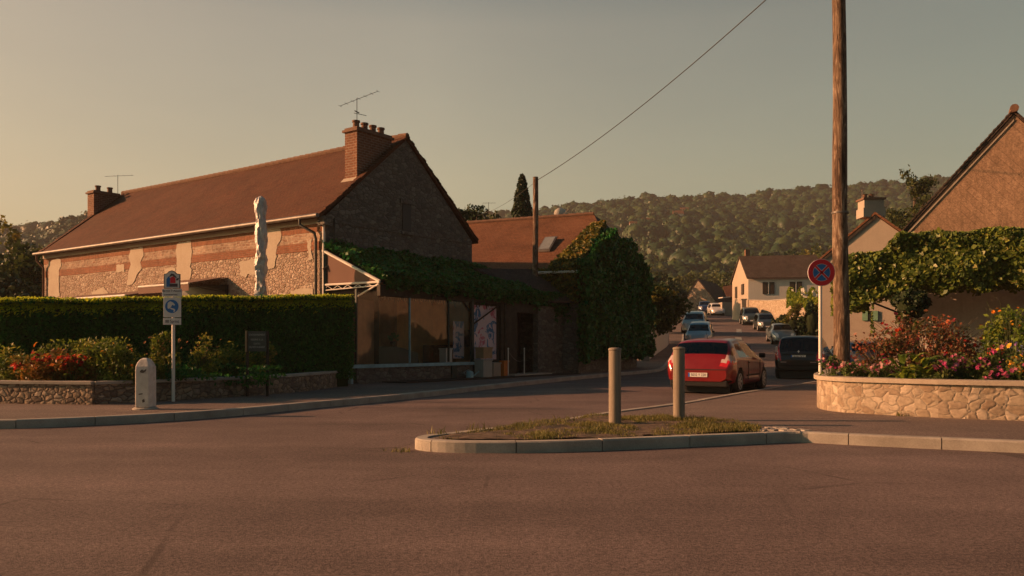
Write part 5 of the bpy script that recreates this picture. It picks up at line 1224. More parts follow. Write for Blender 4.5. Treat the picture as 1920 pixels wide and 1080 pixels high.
# ================================================================== CREAM HOUSE (gable with chimney)
cy = 42.0; XC = lambda u: (u - 960) / 1550 * cy; ZC = lambda v: zat(v, cy)
ch_o = site('cream_house', (XC(1640), cy, .12), 'cream gabled house with a chimney on its gable top behind the big pole', 'house')
xa = XC(1641); dy = .5; rl = (1537 - 960) / 1550; xl = rl * (cy + dy * xa) / (1 + dy * rl); ez, az = zat(490, cy - (xl - xa) * dy), ZC(404); xr = 2 * xa - xl
def chp(x, y, z): return Vector((x + y * .40, cy + y + (x - xa) * -dy, z))
MB().quad(chp(xl, 0, 0), chp(xr, 0, 0), chp(xr, 0, ez), chp(xa, 0, az), chp(xl, 0, ez)).build('gable_wall', M['cream'], ch_o)
MB().quad(chp(xl, 0, 0), chp(xl, 11, 0), chp(xl, 11, ez), chp(xl, 0, ez)).quad(chp(xr, 0, 0), chp(xr, 11, 0), chp(xr, 11, ez), chp(xr, 0, ez)).quad(chp(xl, 11, 0), chp(xr, 11, 0), chp(xr, 11, ez), chp(xa, 11, az), chp(xl, 11, ez)).build('side_wall', M['white_wall'], ch_o)
k = (az - ez) / (xa - xl)
MB().slab([chp(xl - .3, -.12, ez - .3 * k + .05), chp(xa, -.12, az + .05), chp(xa, 11.1, az + .05), chp(xl - .3, 11.1, ez - .3 * k + .05)], (0, 0, .12)).slab([chp(xr + .3, -.12, ez - .3 * k + .05), chp(xa, -.12, az + .05), chp(xa, 11.1, az + .05), chp(xr + .3, 11.1, ez - .3 * k + .05)], (0, 0, .12)).build('roof', M['tiles_orange'], ch_o)
MB().slab([chp(xl - .3, -.10, ez - .3 * k), chp(xa, -.10, az), chp(xa, -.10, az - .16), chp(xl - .3, -.10, ez - .3 * k - .16)], (0, .04, 0)).build('verge_board', M['dark_wood'], ch_o)
x0, x1 = XC(1621), XC(1658)
MB().box(((x0 + x1) / 2, cy + .42, (ZC(405) + ZC(373)) / 2), (x1 - x0, .8, ZC(373) - ZC(405) + .0)).box(((x0 + x1) / 2, cy + .42, ZC(398)), (x1 - x0 + .12, .9, ZC(390) - ZC(407))).build('chimney', M['grey_wall'], ch_o)
chm = MB().box(((x0 + x1) / 2, cy + .42, ZC(372)), (x1 - x0 + .14, .95, .10)).build('chimney_cap', M['terracotta'], ch_o)
for u in (1627, 1640): MB().lathe([(.14, ZC(371)), (.12, ZC(363)), (.15, ZC(362)), (.1, ZC(362))], (XC(u), cy + .4, 0), 14).build('chimney_pot', M['terracotta'], chm, smooth=True)
MB().lathe([(.02, ZC(371)), (.02, ZC(357)), (.05, ZC(357)), (.05, ZC(355))], (XC(1620), cy + .2, 0), 8).build('vent_rod', M['zinc'], chm)
cw = chp(xa, 0, 0).lerp(chp(xa - 1, 0, 0), (xa - XC(1631)) * .82); wx0, wx1 = cw.x - .36, cw.x + .36; wz0, wz1 = zat(601, cw.y), zat(583, cw.y)
wnd = MB().box((cw.x, cw.y - .02, (wz0 + wz1) / 2), (wx1 - wx0, .06, wz1 - wz0), math.atan2(-dy, 1)).build('window', M['pane'], ch_o)
gs = plain('faded_green_shutter', (.16, .30, .19), .7)
for f0, f1 in ((0, .36), (.62, 1)): MB().box((cw.x + ((f0 + f1) / 2 - .5) * .72 * .9 - .02, cw.y - ((f0 + f1) / 2 - .5) * .36 - .06, (wz0 + wz1) / 2), ((wx1 - wx0) * (f1 - f0), .04, wz1 - wz0), math.atan2(-dy, 1)).build('shutter', gs, wnd)
# ================================================================== BROWN GABLE HOUSE (right edge)
d5 = Vector((.9, -.43)); n5 = Vector((.43, .9)); c5 = Vector((11.25, 24.0))
def h5(a, b, z): q = c5 + d5 * a + n5 * b; return Vector((q.x, q.y, z))
hb5 = site('brown_gable_house', (c5.x, c5.y, .12), 'large house at the right edge with a steep brown slated gable', 'house')
ha, ea, aa = 3.0, 4.35, 7.62; ap = 2.86
MB().quad(h5(0, 0, 3.2), h5(ap * 2, 0, 3.2), h5(ap * 2, 0, ea), h5(ap, 0, aa), h5(0, 0, ea)).build('gable_cladding', M['slates_brown'], hb5)
MB().quad(h5(-.0, .06, 0), h5(9, .06, 0), h5(9, .06, 3.3), h5(0, .06, 3.3)).build('rendered_wall', M['pale_wall'], hb5)
MB().quad(h5(0, .06, 0), h5(0, 9, 0), h5(0, 9, ea), h5(0, .06, ea)).build('wall', M['grey_wall'], hb5)
kk = (aa - ea) / ap
roof5 = MB().slab([h5(-.2, -.04, ea - .2 * kk + .02), h5(ap, -.04, aa + .03), h5(ap, 9, aa + .03), h5(-.2, 9, ea - .2 * kk + .02)], (0, 0, .11)).slab([h5(2 * ap + .2, -.04, ea - .2 * kk + .02), h5(ap, -.04, aa + .03), h5(ap, 9, aa + .03), h5(2 * ap + .2, 9, ea - .2 * kk + .02)], (0, 0, .11)).build('roof', M['tiles_dark'], hb5)
MB().slab([h5(-.2, -.025, ea - .2 * kk), h5(ap, -.025, aa), h5(ap, -.025, aa - .09), h5(-.2, -.025, ea - .2 * kk - .09)], (n5.x * .015, n5.y * .015, 0)).build('verge_board', M['dark_wood'], roof5)
MB().slab([h5(-.05, -.03, ea - .05 * kk - .06), h5(ap, -.03, aa - .14), h5(ap, -.03, aa - .19), h5(-.05, -.03, ea - .05 * kk - .12)], (n5.x * .02, n5.y * .02, 0)).build('mortar_fillet', M['cream'], roof5)
m = MB(); 
for i in range(30):
    f = i / 30; g_ = (i + 1.1) / 30; j = random.uniform(0, .05)
    pa = h5(-.2 + (ap + .2) * f, -.05 - j * .5, ea - .2 * kk + .12 + (aa - ea + .2 * kk) * f + random.uniform(0, .03)); pb = h5(-.2 + (ap + .2) * g_, -.05 - j * .5, ea - .2 * kk + .11 + (aa - ea + .2 * kk) * g_)
    m.slab([pa, pb, pb + Vector((n5.x * .3, n5.y * .3, 0)), pa + Vector((n5.x * .3, n5.y * .3, 0))], (0, 0, .05))
m.build('verge_tiles', M['tiles_dark'], roof5)
q = h5(ap, -.16, aa + .14); MB().tube([q, q + Vector((n5.x * .5, n5.y * .5, 0))], [.11, .10], 10).build('ridge_tile', M['terracotta'], roof5)
MB().tube([h5(.02, -.1, ea - .25), h5(.02, -.1, .2)], .05, 8).build('downpipe', M['zinc_dark'], hb5)
MB().box(h5(6.0, .02, 1.45), (3.2, .1, 2.9), math.atan2(d5.y, d5.x)).build('dark_opening', M['black'], hb5)
# pergola with the vine in front
def pg(u, v, Y): return P(u, v, Y)
per = site('pergola', (8.9, 21.2, .12), 'pergola frame under the large leafy vine on the right', 'pergola')
Lp, Rp = Vector((8.75, 21.9)), Vector((15.2, 18.9)); dp = (Rp - Lp).normalized(); np5 = Vector((-dp.y, dp.x))
def pp_(a, b, z): q = Lp + dp * a + np5 * b; return Vector((q.x, q.y, z))
for b in (0, 1.6): MB().tube([pp_(0, b, 3.0), pp_(7.1, b, 3.05)], .04, 8).build('rail', M['zinc_dark'], per)
for a in (1.45, 5.6): MB().tube([pp_(a, .1, .7), pp_(a, .1, 3.0)], .05, 8).build('post', M['zinc_dark'], per)
MB().tube([pp_(.35, .0, 2.55), pp_(1.6, .4, 2.0)], .025, 6).build('stay', M['dark_wood'], per)
MB().tube([pp_(5.3, .0, 2.6), pp_(6.4, .5, 1.75)], .025, 6).build('stay', M['dark_wood'], per)
pv = []
def ptop(a): return np.interp(a, [0, .5, 1.0, 1.4, 2.2, 3.2, 4.2, 5.2, 7.2], [3.50, 3.62, 3.78, 4.12, 4.1, 4.1, 4.1, 4.2, 4.35]) + .14 * mnoise.noise(Vector((a * 1.6, 0, 0)))
def pbot(a): return np.interp(a, [-.2, .3, 1.0, 2.0, 3.5, 5, 5.6, 7.2], [2.05, 2.2, 2.55, 2.66, 2.68, 2.75, 3.1, 3.4]) + .22 * mnoise.noise(Vector((a * 2.3, 7, 0)))
while len(pv) < 46000:
    a = random.uniform(-.25, 7.2); z0, z1 = pbot(a), ptop(max(a, 0)); f = random.random(); b = random.uniform(-.45, 2.3)
    if random.random() < .12: pv.append(tuple(pp_(a, random.uniform(.5, 3.0), random.uniform(2.75, 3.35)))); continue
    if a < .6 and random.random() < .5: pv.append(tuple(pp_(a, random.uniform(0, 2.4), random.uniform(2.2, 3.4)))); continue
    z = z0 + (z1 - z0) * f
    if random.random() < .72: b = -.45 + .25 * random.random() + .35 * mnoise.noise(Vector((a * 1.2, z * 1.5, 2))) + .3 * abs(f - .5)
    pv.append(tuple(pp_(a, b, z)))
vn2 = site('grape_vine', (9.2, 21.0, .12), 'broad sunlit grape vine hanging over the pergola on the right', 'vine')
pv = np.array(pv); leaves('foliage', pv, .062, M['vine_lit'], vn2, .8, up=np.tile([-.45, -.6, .35], (len(pv), 1)), spread=.75)
m = MB(); m.tube([pp_(1.5, -.1, .6), pp_(1.42, -.1, 1.6), pp_(1.5, 0, 2.4), pp_(2.3, .3, 3.1), pp_(5, .4, 3.4)], [.06, .05, .045, .04, .02], 7); m.build('trunk', M['bark'], vn2, smooth=True)
sp, _ = cloud(900, tuple(pp_(1.5, -.15, 1.75)), (.28, .25, .65), 10, .4); leaves('stem_foliage', sp, .06, M['leafy'], vn2, .7)
sh = Vector(pg(1708, 568, 20.3)); o = site('round_topiary', sh, 'dark round clipped bush hanging just under the grape vine', 'bush')
sp, _ = cloud(3000, tuple(sh), (.42, .4, .34), 40, .25, shell=.8); leaves('foliage', sp, .045, M['conifer'], o)
bm = bmesh.new(); bmesh.ops.create_icosphere(bm, subdivisions=2, radius=.34); me = bpy.data.meshes.new('core'); bmesh.ops.translate(bm, verts=bm.verts, vec=sh); bm.to_mesh(me); bm.free(); link_mesh('core', me, M['hedge_core'], o)
hs = Vector(pg(1614, 590, 21.0)); sp, _ = cloud(60, tuple(hs + Vector((.3, 0, 0))), (.03, .03, .5), 6, .9); o = leaves('hanging_shoot', sp, .05, M['vine_lit'], vn2)

# ================================================================== WHITE HOUSE UP THE STREET
gy_ = 91.0; XW = lambda u, y=gy_: (u - 960) / 1550 * y; ZW = lambda v, y=gy_: zat(v, y)
wh = site('white_house', (XW(1403), gy_, 4.4), 'white house with dark brown roof and two shuttered windows up the street', 'house')
fx0, fx1 = XW(1403), XW(1540); yw = lambda x: gy_ - (x - fx0) * .2; zb_, ze_ = 3.5, ZW(521); zr_ = ZW(484, gy_ + 3.3) 
gb = Vector((XW(1373, gy_ + 6.6), gy_ + 6.6))       # back left corner
MB().quad((fx0, gy_, zb_), (fx1, yw(fx1), zb_), (fx1, yw(fx1), ze_), (fx0, gy_, ze_)).build('front_wall', M['white_wall'], wh)
gm = Vector((XW(1387, gy_ + 3.3), gy_ + 3.3))
MB().quad((fx0, gy_, zb_), (gb.x, gb.y, zb_), (gb.x, gb.y, ze_), (gm.x, gm.y, zr_), (fx0, gy_, ze_)).build('gable_wall', M['cream'], wh)
r = MB().slab([Vector((fx0 - .25, gy_ - .35, ze_ - .15)), Vector((fx1 + .3, yw(fx1) - .35, ze_ - .15)), Vector((fx1 + 0, yw(fx1) + 3.3, zr_ + .08)), Vector((gm.x - .1, gm.y, zr_ + .08))], (0, 0, .14)).slab([Vector((gb.x - .2, gb.y + .3, ze_ - .15)), Vector((fx1 + .3, gb.y + .3, ze_ - .15)), Vector((fx1, gy_ + 3.3, zr_ + .08)), Vector((gm.x - .1, gm.y, zr_ + .08))], (0, 0, .14)).build('roof', M['tiles_dark'], wh)
MB().box((XW(1401, 95), 95, ZW(480, 95)), (.5, .5, 1.4)).build('chimney', M['brick_chim'], r)
for u0, u1 in ((1428, 1449), (1475.5, 1497)):
    wz0, wz1 = ZW(552), ZW(529.5); a, b = XW(u0), XW(u1); w_o = MB().box(((a + b) / 2, yw((a + b) / 2) - .01, (wz0 + wz1) / 2), (b - a - .7, .10, wz1 - wz0), -.197).build('window', M['pane'], wh)
    for f in (0, 1): 
        x = a + .22 if f == 0 else b - .22; MB().box((x, yw(x) - .05, (wz0 + wz1) / 2), (.44, .06, wz1 - wz0), -.197).build('shutter', M['dark_wood'], w_o)
    MB().box(((a + b) / 2 + .02, yw((a + b) / 2) - .07, (wz0 + wz1) / 2), (.08, .05, wz1 - wz0)).build('frame', M['white_paint'], w_o)
for f0, f1, v0, v1 in ((.22, .34, 532, 554), (.62, .76, 530, 550)):
    p0 = Vector((fx0, gy_)).lerp(gb, 1 - f0 - 0.0); p1 = Vector((fx0, gy_)).lerp(gb, 1 - f1); c = (p0 + p1) / 2; dd = (gb - Vector((fx0, gy_))); 
    MB().box((c.x - .03, c.y, (ZW(v0) + ZW(v1)) / 2), ((p1 - p0).length, .12, ZW(v0) - ZW(v1)), math.atan2(dd.y, dd.x)).build('window', M['dark_wood'], wh)
# stone yard wall before it
def wall_run(pts, zt, th, mat, name, label, cap=None):
    """pts (x, y, ztop, zbottom)"""
    o = site(name, (pts[0][0], pts[0][1], pts[0][3]), label, 'wall'); m = MB(); vs = []
    for x, y, zt_, zb2 in pts: vs += [(x, y, zb2 - .5), (x, y, zt_), (x, y + th, zt_), (x, y + th, zb2 - .5)]
    n = len(pts); m.add(vs, [(i * 4 + j, i * 4 + (j + 1) % 4, i * 4 + 4 + (j + 1) % 4, i * 4 + 4 + j) for i in range(n - 1) for j in range(4)] + [(0, 1, 2, 3), tuple((n - 1) * 4 + j for j in (3, 2, 1, 0))]); m.build('masonry', mat, o)
    if cap:
        m = MB(); vs = []
        for x, y, zt_, zb2 in pts: vs += [(x - .05, y - .05, zt_), (x - .05, y - .05, zt_ + .07), (x + .05, y + th + .05, zt_ + .07), (x + .05, y + th + .05, zt_)]
        m.add(vs, [(i * 4 + j, i * 4 + (j + 1) % 4, i * 4 + 4 + (j + 1) % 4, i * 4 + 4 + j) for i in range(n - 1) for j in range(4)] + [(0, 1, 2, 3), tuple((n - 1) * 4 + j for j in (3, 2, 1, 0))]); m.build('coping', cap, o)
    return o
wall_run([(XW(1404, 90), 90, ZW(563, 90), hz(90)), (XW(1442, 86), 86, ZW(564, 86), hz(86)), (XW(1480, 80), 80, ZW(561, 80), hz(80)), (XW(1506, 73), 73, ZW(566, 73), hz(73)), (XW(1530, 65), 65, ZW(575, 65), hz(65))], 0, .4, M['rubble_planter'], 'yard_wall', 'long sunlit stone wall below the white house', M['kerb'])
MB_t = site('entrance_post', (XW(1394, 90.4), 90.4, hz(90)), 'shadowy gatepost at the corner of the white house', 'gatepost')
MB().box((XW(1394, 90.4), 90.4, hz(90) + 1.2), (.5, .5, 2.6)).build('pillar', M['grey_wall'], MB_t); MB().box((XW(1394, 90.4), 90.4, hz(90) + 2.55), (.65, .65, .12)).build('cap', M['kerb'], MB_t)
# far barn
by_ = 122.0; XF = lambda u, y=by_: (u - 960) / 1550 * y; ZF = lambda v, y=by_: zat(v, y)
fb = site('far_barn', (XF(1309), by_, 5), 'small sunlit stone gable with dark roof at the top of the street', 'barn')
a, b, c_ = XF(1284), XF(1337), XF(1309); zb2, zt2 = ZF(564), ZF(524)
MB().quad((a, by_ + 1.6, 4.5), (b, by_ - .9, 4.5), (b, by_ - .9, zb2), (c_, by_ + .4, zt2), (a, by_ + 1.6, zb2)).build('gable_wall', M['rubble_planter'], fb)
MB().slab([Vector((b + .1, by_ - 1.0, zb2 - .1)), Vector((c_, by_ + .3, zt2 + .05)), Vector((c_ + 5.0, by_ + 9, zt2 - .1)), Vector((b + 5.5, by_ + 7, zb2 - .8))], (0, 0, .12)).slab([Vector((a - .1, by_ + 1.5, zb2 - .1)), Vector((c_, by_ + .3, zt2 + .05)), Vector((c_ + 5.0, by_ + 9, zt2 - .1)), Vector((a + 4.5, by_ + 10, zb2 - .3))], (0, 0, .12)).build('roof', M['tiles_dark'], fb)
MB().quad((b, by_ - .5, 4), (b + 5.5, by_ + 7, 4), (b + 5.5, by_ + 7, zb2), (b, by_ - .5, zb2)).build('side_wall', M['grey_wall'], fb)
sd_ = site('small_shed', (XF(1368, 108), 108, hz(108)), 'low brown roofed shed with pale porch left of the white house', 'shed')
MB().box((XF(1372, 109), 109.6, hz(109) + .7), (3.0, 3, 2.0)).build('wall', M['grey_wall'], sd_)
MB().slab([Vector((XF(1362, 108), 107.6, ZF(560, 108))), Vector((XF(1390, 108), 107.6, ZF(556, 108))), Vector((XF(1390, 108), 111, ZF(532, 108))), Vector((XF(1366, 108), 111, ZF(536, 108)))], (0, 0, .12)).build('roof', M['tiles'], sd_)
MB().slab([Vector((XF(1357, 104), 104.5, ZF(558, 104))), Vector((XF(1371, 104), 104.5, ZF(557, 104))), Vector((XF(1372, 104), 107, ZF(556, 104))), Vector((XF(1358, 104), 107, ZF(557, 104)))], (0, 0, .1)).build('porch', M['white_paint'], sd_)
# low white wall with bushes, left side of the street
wall_run([(7.57, 46, 2.2, .5), (8.9, 50.5, 2.35, .7), (10.4, 55.5, 2.5, 1.2), (11.0, 58, 2.56, 1.5)], 0, .3, M['white_wall'], 'garden_wall', 'pale rendered garden wall on the left of the street under the bush', M['kerb'])
MB_g = site('gate_pillar', (7.35, 45.8, .5), 'grey pillar at the near end of the pale garden wall', 'pillar'); MB().box((7.35, 45.7, 1.35), (.45, .35, 1.9)).build('body', M['grey_wall'], MB_g); MB().box((7.35, 45.7, 2.35), (.55, .45, .08)).build('cap', M['kerb'], MB_g)

# ================================================================== TREES AND BUSHES
def tree(name, label, c, r, h0, h, n, size, mat, clumps=24, group=None, trunk=.18, lean=(0, 0), shell=.5, cs=.34):
    """trunk with limbs and a clumped crown; c foot, h0 crown bottom, h crown top"""
    o = site(name, c, label, 'tree', group); c = Vector(c); cc = (c.x + lean[0], c.y + lean[1], c.z + (h0 + h) / 2)
    rr = (r, r, (h - h0) / 2)
    pts, k = cloud(n, cc, rr, clumps, cs, shell=shell); tb = np.clip(RNG.random(clumps)[k] * .7 + RNG.normal(.15, .12, n), 0, 1)
    m = MB(); top = Vector((cc[0], cc[1], c.z + h0 + (h - h0) * .6)); m.tube([c - Vector((0, 0, .2)), c + (top - c) * .5 + Vector((.1, 0, 0)), top], [trunk, trunk * .7, trunk * .25], 8)
    for j in range(7):
        s = c + (top - c) * random.uniform(.35, .9); a = random.uniform(0, 6.28); e = Vector(cc) + Vector((math.cos(a) * r * .75, math.sin(a) * r * .75, (h - h0) * random.uniform(-.25, .35))); m.tube([s, (s + e) / 2 + Vector((0, 0, .1)), e], [trunk * .4, trunk * .25, .02], 5)
    m.build('trunk', M['bark'], o, fix=False); leaves('crown', pts, size, M[mat], o, .7, tint=tb); return o
def conifer(name, label, c, r, h, n, size, mat='conifer', pw=.8, ragged=.25):
    o = site(name, c, label, 'tree'); c = Vector(c); MB().tube([c, c + Vector((0, 0, h * .95))], [.16, .03], 8).build('trunk', M['bark'], o)
    z = RNG.random(n) ** .8; a = RNG.uniform(0, 2 * np.pi, n); lump = 1 + ragged * np.sin(a * 3 + z * 23) * np.cos(z * 31 + a)
    rad = r * np.minimum(1, (1 - z) ** pw * 1.35 + .03) * np.minimum(1, .55 + z * 4) * lump * RNG.uniform(.75, 1.0, n)
    pts = np.stack([c.x + rad * np.cos(a), c.y + rad * np.sin(a), c.z + .2 + z * h], 1)
    leaves('crown', pts, size, M[mat], o, .45, up=np.stack([np.cos(a), np.sin(a), .6 + 0 * a], 1), spread=.7); return o
q = P(979, 420, 50); conifer('cypress', 'dark pointed cypress behind the orange roof', (q.x, 50, 4.0), .78, zat(334, 50) - 4.0, 7000, .11, pw=.55, ragged=.18)
q = P(862, 470, 44); tree('leafy_tree', 'yellow green tree top behind the stone gable', (q.x, 46, 0), 1.6, 6.0, zat(382, 46), 2600, .12, 'tree', 16)
q = P(893, 470, 46); tree('leafy_tree', 'darker round tree top between the stone gable and the cypress', (q.x, 48, 0), 1.1, 6.0, zat(390, 48), 2400, .11, 'conifer', 16)
q = P(920, 470, 52); tree('leafy_tree', 'small loose tree top beside the distant aerial', (q.x, 54, 0), .8, 6.0, zat(402, 54), 900, .11, 'tree', 12)
for k, (u, v, Y, r, lb, mt) in enumerate([(10, 446, 46, 2.3, 'dark tree at the left edge of the picture', 'tree'), (38, 470, 44, 2.2, 'olive green tree left of the long house', 'tree'), (72, 488, 47, 1.6, 'dark tree touching the left end of the long house', 'conifer'), (-20, 470, 42, 3.0, 'large dark tree mostly outside the left edge', 'tree'), (30, 520, 40, 2.4, 'low dark tree behind the left end of the hedge', 'conifer')]):
    x = (u - 960) / 1550 * Y; top = zat(v, Y); tree('dark_tree', lb, (x, Y, 0), r, max(.4, top - 2.1 * r - 1.6), top, 4200, .15, mt, 26, 'trees behind the left end of the hedge')
q = P(2, 440, 60); tree('dark_tree', 'thin reddish tree top rising highest at the left edge', ((-4 - 960) / 1550 * 60, 60, 0), 1.6, 6, zat(412, 60), 700, .16, 'autumn', 14, 'trees behind the left end of the hedge')
for k, (u, v, r) in enumerate([(75, 440, 5), (100, 433, 6), (128, 404, 5), (150, 412, 5), (165, 402, 6), (110, 425, 6), (50, 447, 6)]):
    Y = 330; x = (u - 960) / 1550 * Y; z = zat(v, Y); tree('skyline_tree', ['hazy skyline tree nearest the left edge gap', 'hazy skyline tree in the dip left of the long house', 'tall hazy skyline tree left of the far chimney', 'hazy skyline tree touching the far chimney', 'hazy skyline tree partly behind the far chimney', 'hazy skyline tree below the tall one', 'lowest hazy skyline tree by the dark trees'][k], (x, Y, z - 2.2 * r), r, r * .4, 2.2 * r, 2600, .42, 'forest', 18, 'hazy trees on the skyline left of the long house', .4)
pts = []
hl = [(-330, 57), (-250, 53)]
lh = MB(); vs = []; xs = np.linspace(-420, -120, 40)
for x in xs:
    u = 960 + 1550 * x / 345; ztop = zat(float(np.interp(u, [-200, 40, 80, 120, 150, 200, 300, 420], [470, 458, 450, 436, 424, 410, 420, 430])), 345) + 1.5 * mnoise.noise(Vector((x * .05, 0, 0)))
    vs += [(x, 240, 5), (x, 345, ztop), (x, 420, ztop - 8)]
lh.add(vs, [(i * 3 + j, i * 3 + 3 + j, i * 3 + 4 + j, i * 3 + 1 + j) for i in range(39) for j in range(2)]); tag(lh.build('hill_left', M['hedge_core'], smooth=True), kind='structure')
cs = []; rad = []
for k in range(700):
    x = random.uniform(-230, -150); f = random.random() ** .7; i = int((x - xs[0]) / (xs[1] - xs[0])); zt_ = vs[min(39, max(0, i)) * 3 + 1][2]; r = random.uniform(2.5, 4.5)
    cs.append((x, 240 + 105 * f, 5 + (zt_ - 5) * f + r * .4)); rad.append(r)
crown_block('woodland', cs, np.array(rad), 70, 1.0, 'forest', 'hazy wood on the slope left of the long house', 'woodland')
# street side greenery
def bush(label, c, r, n, size, mat, clumps=20, group=None, name='bush'):
    o = site(name, c, label, 'bush', group); pts, k = cloud(n, (c[0], c[1], c[2] + r[2]), r, clumps, .36, shell=.55); tb = np.clip(RNG.random(clumps)[k] * .6 + RNG.random(n) * .4, 0, 1)
    leaves('foliage', pts, size, M[mat], o, .7, tint=tb)
    MB().tube([Vector(c), Vector(c) + Vector((.1, 0, r[2]))], [.08, .04], 6).build('stem', M['bark'], o)
    bm = bmesh.new(); bmesh.ops.create_icosphere(bm, subdivisions=2, radius=.62); bmesh.ops.scale(bm, vec=r, verts=bm.verts); bmesh.ops.translate(bm, vec=(c[0], c[1], c[2] + r[2]), verts=bm.verts); me = bpy.data.meshes.new('twigs'); bm.to_mesh(me); bm.free(); link_mesh('twigs', me, M['hedge_core'], o); return o
bush('large dark bush overhanging the pale garden wall', (8.6, 49.8, 2.0), (1.7, 2.6, 1.35), 6500, .13, 'tree', 30)
bush('second dark bush further up over the garden wall', (9.9, 55, 2.3), (1.1, 2.4, 1.1), 4500, .13, 'tree', 30)
bush('orange brown topped bush between ivy and garden wall', (8.3, 48.5, 3.6), (1.5, 1.6, .55), 1800, .10, 'autumn', 16)
bush('tall dark conifer hedge behind the garden wall bushes', (8.0, 58, 2.0), (2.5, 2.5, 2.4), 5500, .16, 'conifer', 24)
bush('dark clipped shrub beyond the garden wall', (12.2, 70, 2.9), (1.8, 2.6, 1.7), 4000, .16, 'conifer', 24)
bush('small bright green bush left of the parked pale van', (15.4, 84, 4.0), (.7, .7, .9), 800, .14, 'lime', 10)
for k, (u, v, Y, r, mt, lb) in enumerate([(1222, 520, 95, 3.6, 'conifer', 'dark tree above the garden wall bushes'), (1248, 536, 105, 3.2, 'conifer', 'dark tree left of the far barn'), (1240, 510, 135, 4.5, 'tree', 'mid green tree behind the dark ones left of the barn'), (1290, 515, 150, 4.5, 'tree', 'rounded tree right behind the far barn gable'),
        (1345, 505, 150, 5, 'tree', 'mid green tree behind the roof of the far barn'), (1380, 505, 140, 4, 'tree', 'green tree between the barn and the white house'), (1466, 470, 125, 4.2, 'conifer', 'dark tree crown above the white house roof'), (1440, 474, 128, 3.2, 'conifer', 'smaller dark crown left of the dark one over the roof'),
        (1520, 462, 130, 4.2, 'autumn', 'golden tree above the right end of the white house'), (1500, 478, 135, 3.4, 'tree', 'olive tree beside the golden tree'), (1555, 470, 120, 3.6, 'tree', 'green tree hidden behind the big pole'), (1420, 490, 140, 3.6, 'tree', 'small tree behind the left of the white house roof'), (1198, 500, 120, 4, 'tree', 'tree beside the edge of the ivy')]):
    x = (u - 960) / 1550 * Y; top = zat(v, Y); g0 = hz(Y); tree('village_tree', lb, (x, Y, g0), r, max(.5, top - g0 - 2.3 * r), top - g0, 2600, .26, mt, 26, 'trees between the street and the wooded hill')
# spreading cedar right of the cream house chimney
co_ = Vector(((1715 - 960) / 1550 * 56, 56, 0)); o = site('cedar', co_, 'spreading dark conifer between the cream house and the brown gable', 'tree'); pts = []; m = MB(); m.tube([co_, co_ + Vector((0, 0, 12))], [.3, .08], 8)
for k in range(34):
    z = random.uniform(6.5, 12.6); a = random.uniform(0, 6.28); l = (13.4 - z) * .42 + .7; d = Vector((math.cos(a), math.sin(a), .45)); e = co_ + Vector((0, 0, z)) + d * l * .8; m.tube([co_ + Vector((0, 0, z - .6)), e], [.05, .02], 5)
    for j in range(150): f = random.random() ** .6; p = co_ + Vector((0, 0, z - .6)) + (e - co_ - Vector((0, 0, z - .6))) * f; pts.append((p.x + random.gauss(0, .22), p.y + random.gauss(0, .22), p.z + random.gauss(.02, .14)))
m.build('trunk', M['bark'], o, fix=False); leaves('crown', np.array(pts), .13, M['autumn_conifer'] if 'autumn_conifer' in M else M['tree'], o, .4)
# drooping golden climber over the yard wall, white blossoms on top
gc = site('climber', (XW(1500, 66), 66, hz(66)), 'golden climber with white blossoms spilling over the yard wall', 'climber')
pts = []; 
for k in range(5200):
    u = random.uniform(1476, 1538); f = random.random(); v = 545 + f * 32 + 6 * math.sin(u * .3); pts.append(tuple(P(u, v, 66 - (u - 1476) * .08 + random.uniform(-.6, .6))))
leaves('foliage', np.array(pts), .13, M['lime'], gc, .6)
pts = []
for (u0, u1, v1) in ((1494, 1470, 605), (1502, 1488, 600), (1524, 1504, 628), (1530, 1516, 630), (1536, 1530, 632), (1518, 1505, 618)):
    for k in range(420): f = random.random(); pts.append(tuple(P(u0 + (u1 - u0) * f + random.gauss(0, 2.2 + 1.5 * f), 570 + (v1 - 570) * f, 60 + random.uniform(-.4, .4))))
leaves('hanging_shoots', np.array(pts), .12, M['autumn'], gc, .35)
pts = [tuple(P(random.uniform(1484, 1534), 543 + random.random() * 12, 60.5)) for k in range(16)]
leaves('blossoms', np.array(pts), .16, M['petals'], gc, .9, tint=np.tile([.7, .68, .6], (16, 1)))
bush('dark pointed shrub between the parked cars and the yard wall', (XW(1459, 66), 66, hz(66)), (.5, .5, 1.0), 900, .12, 'conifer', 10)
bush('dark shrub against the yard wall under the climber', (XW(1488, 62), 62, hz(62)), (.9, .6, 1.1), 1400, .12, 'conifer', 10)
bush('dark shrub in the shade beside the cream house', (XW(1524, 58), 58, hz(58)), (.8, .6, 1.5), 1400, .12, 'conifer', 10)
# faint road markings up the street and an edge line
m = MB()
for (x0, y0_, x1, y1_, wd) in ((15.2, 56, 16.0, 60, .5), (17.0, 62, 18.2, 66.5, .5), (19.8, 72, 21.4, 78, .45)):
    d = Vector((x1 - x0, y1_ - y0_)).normalized(); e = Vector((-d.y, d.x)) * wd / 2; n = 4
    for i in range(n):
        a = Vector((x0, y0_)).lerp(Vector((x1, y1_)), i / n); b = Vector((x0, y0_)).lerp(Vector((x1, y1_)), (i + 1) / n)
        m.quad((a.x - e.x, a.y - e.y, hz(a.y) + .008), (a.x + e.x, a.y + e.y, hz(a.y) + .008), (b.x + e.x, b.y + e.y, hz(b.y) + .008), (b.x - e.x, b.y - e.y, hz(b.y) + .008))
tag(m.build('road_marking', plain('worn_road_paint', (.26, .25, .23), .8, var=.3, scale=3)), kind='structure')
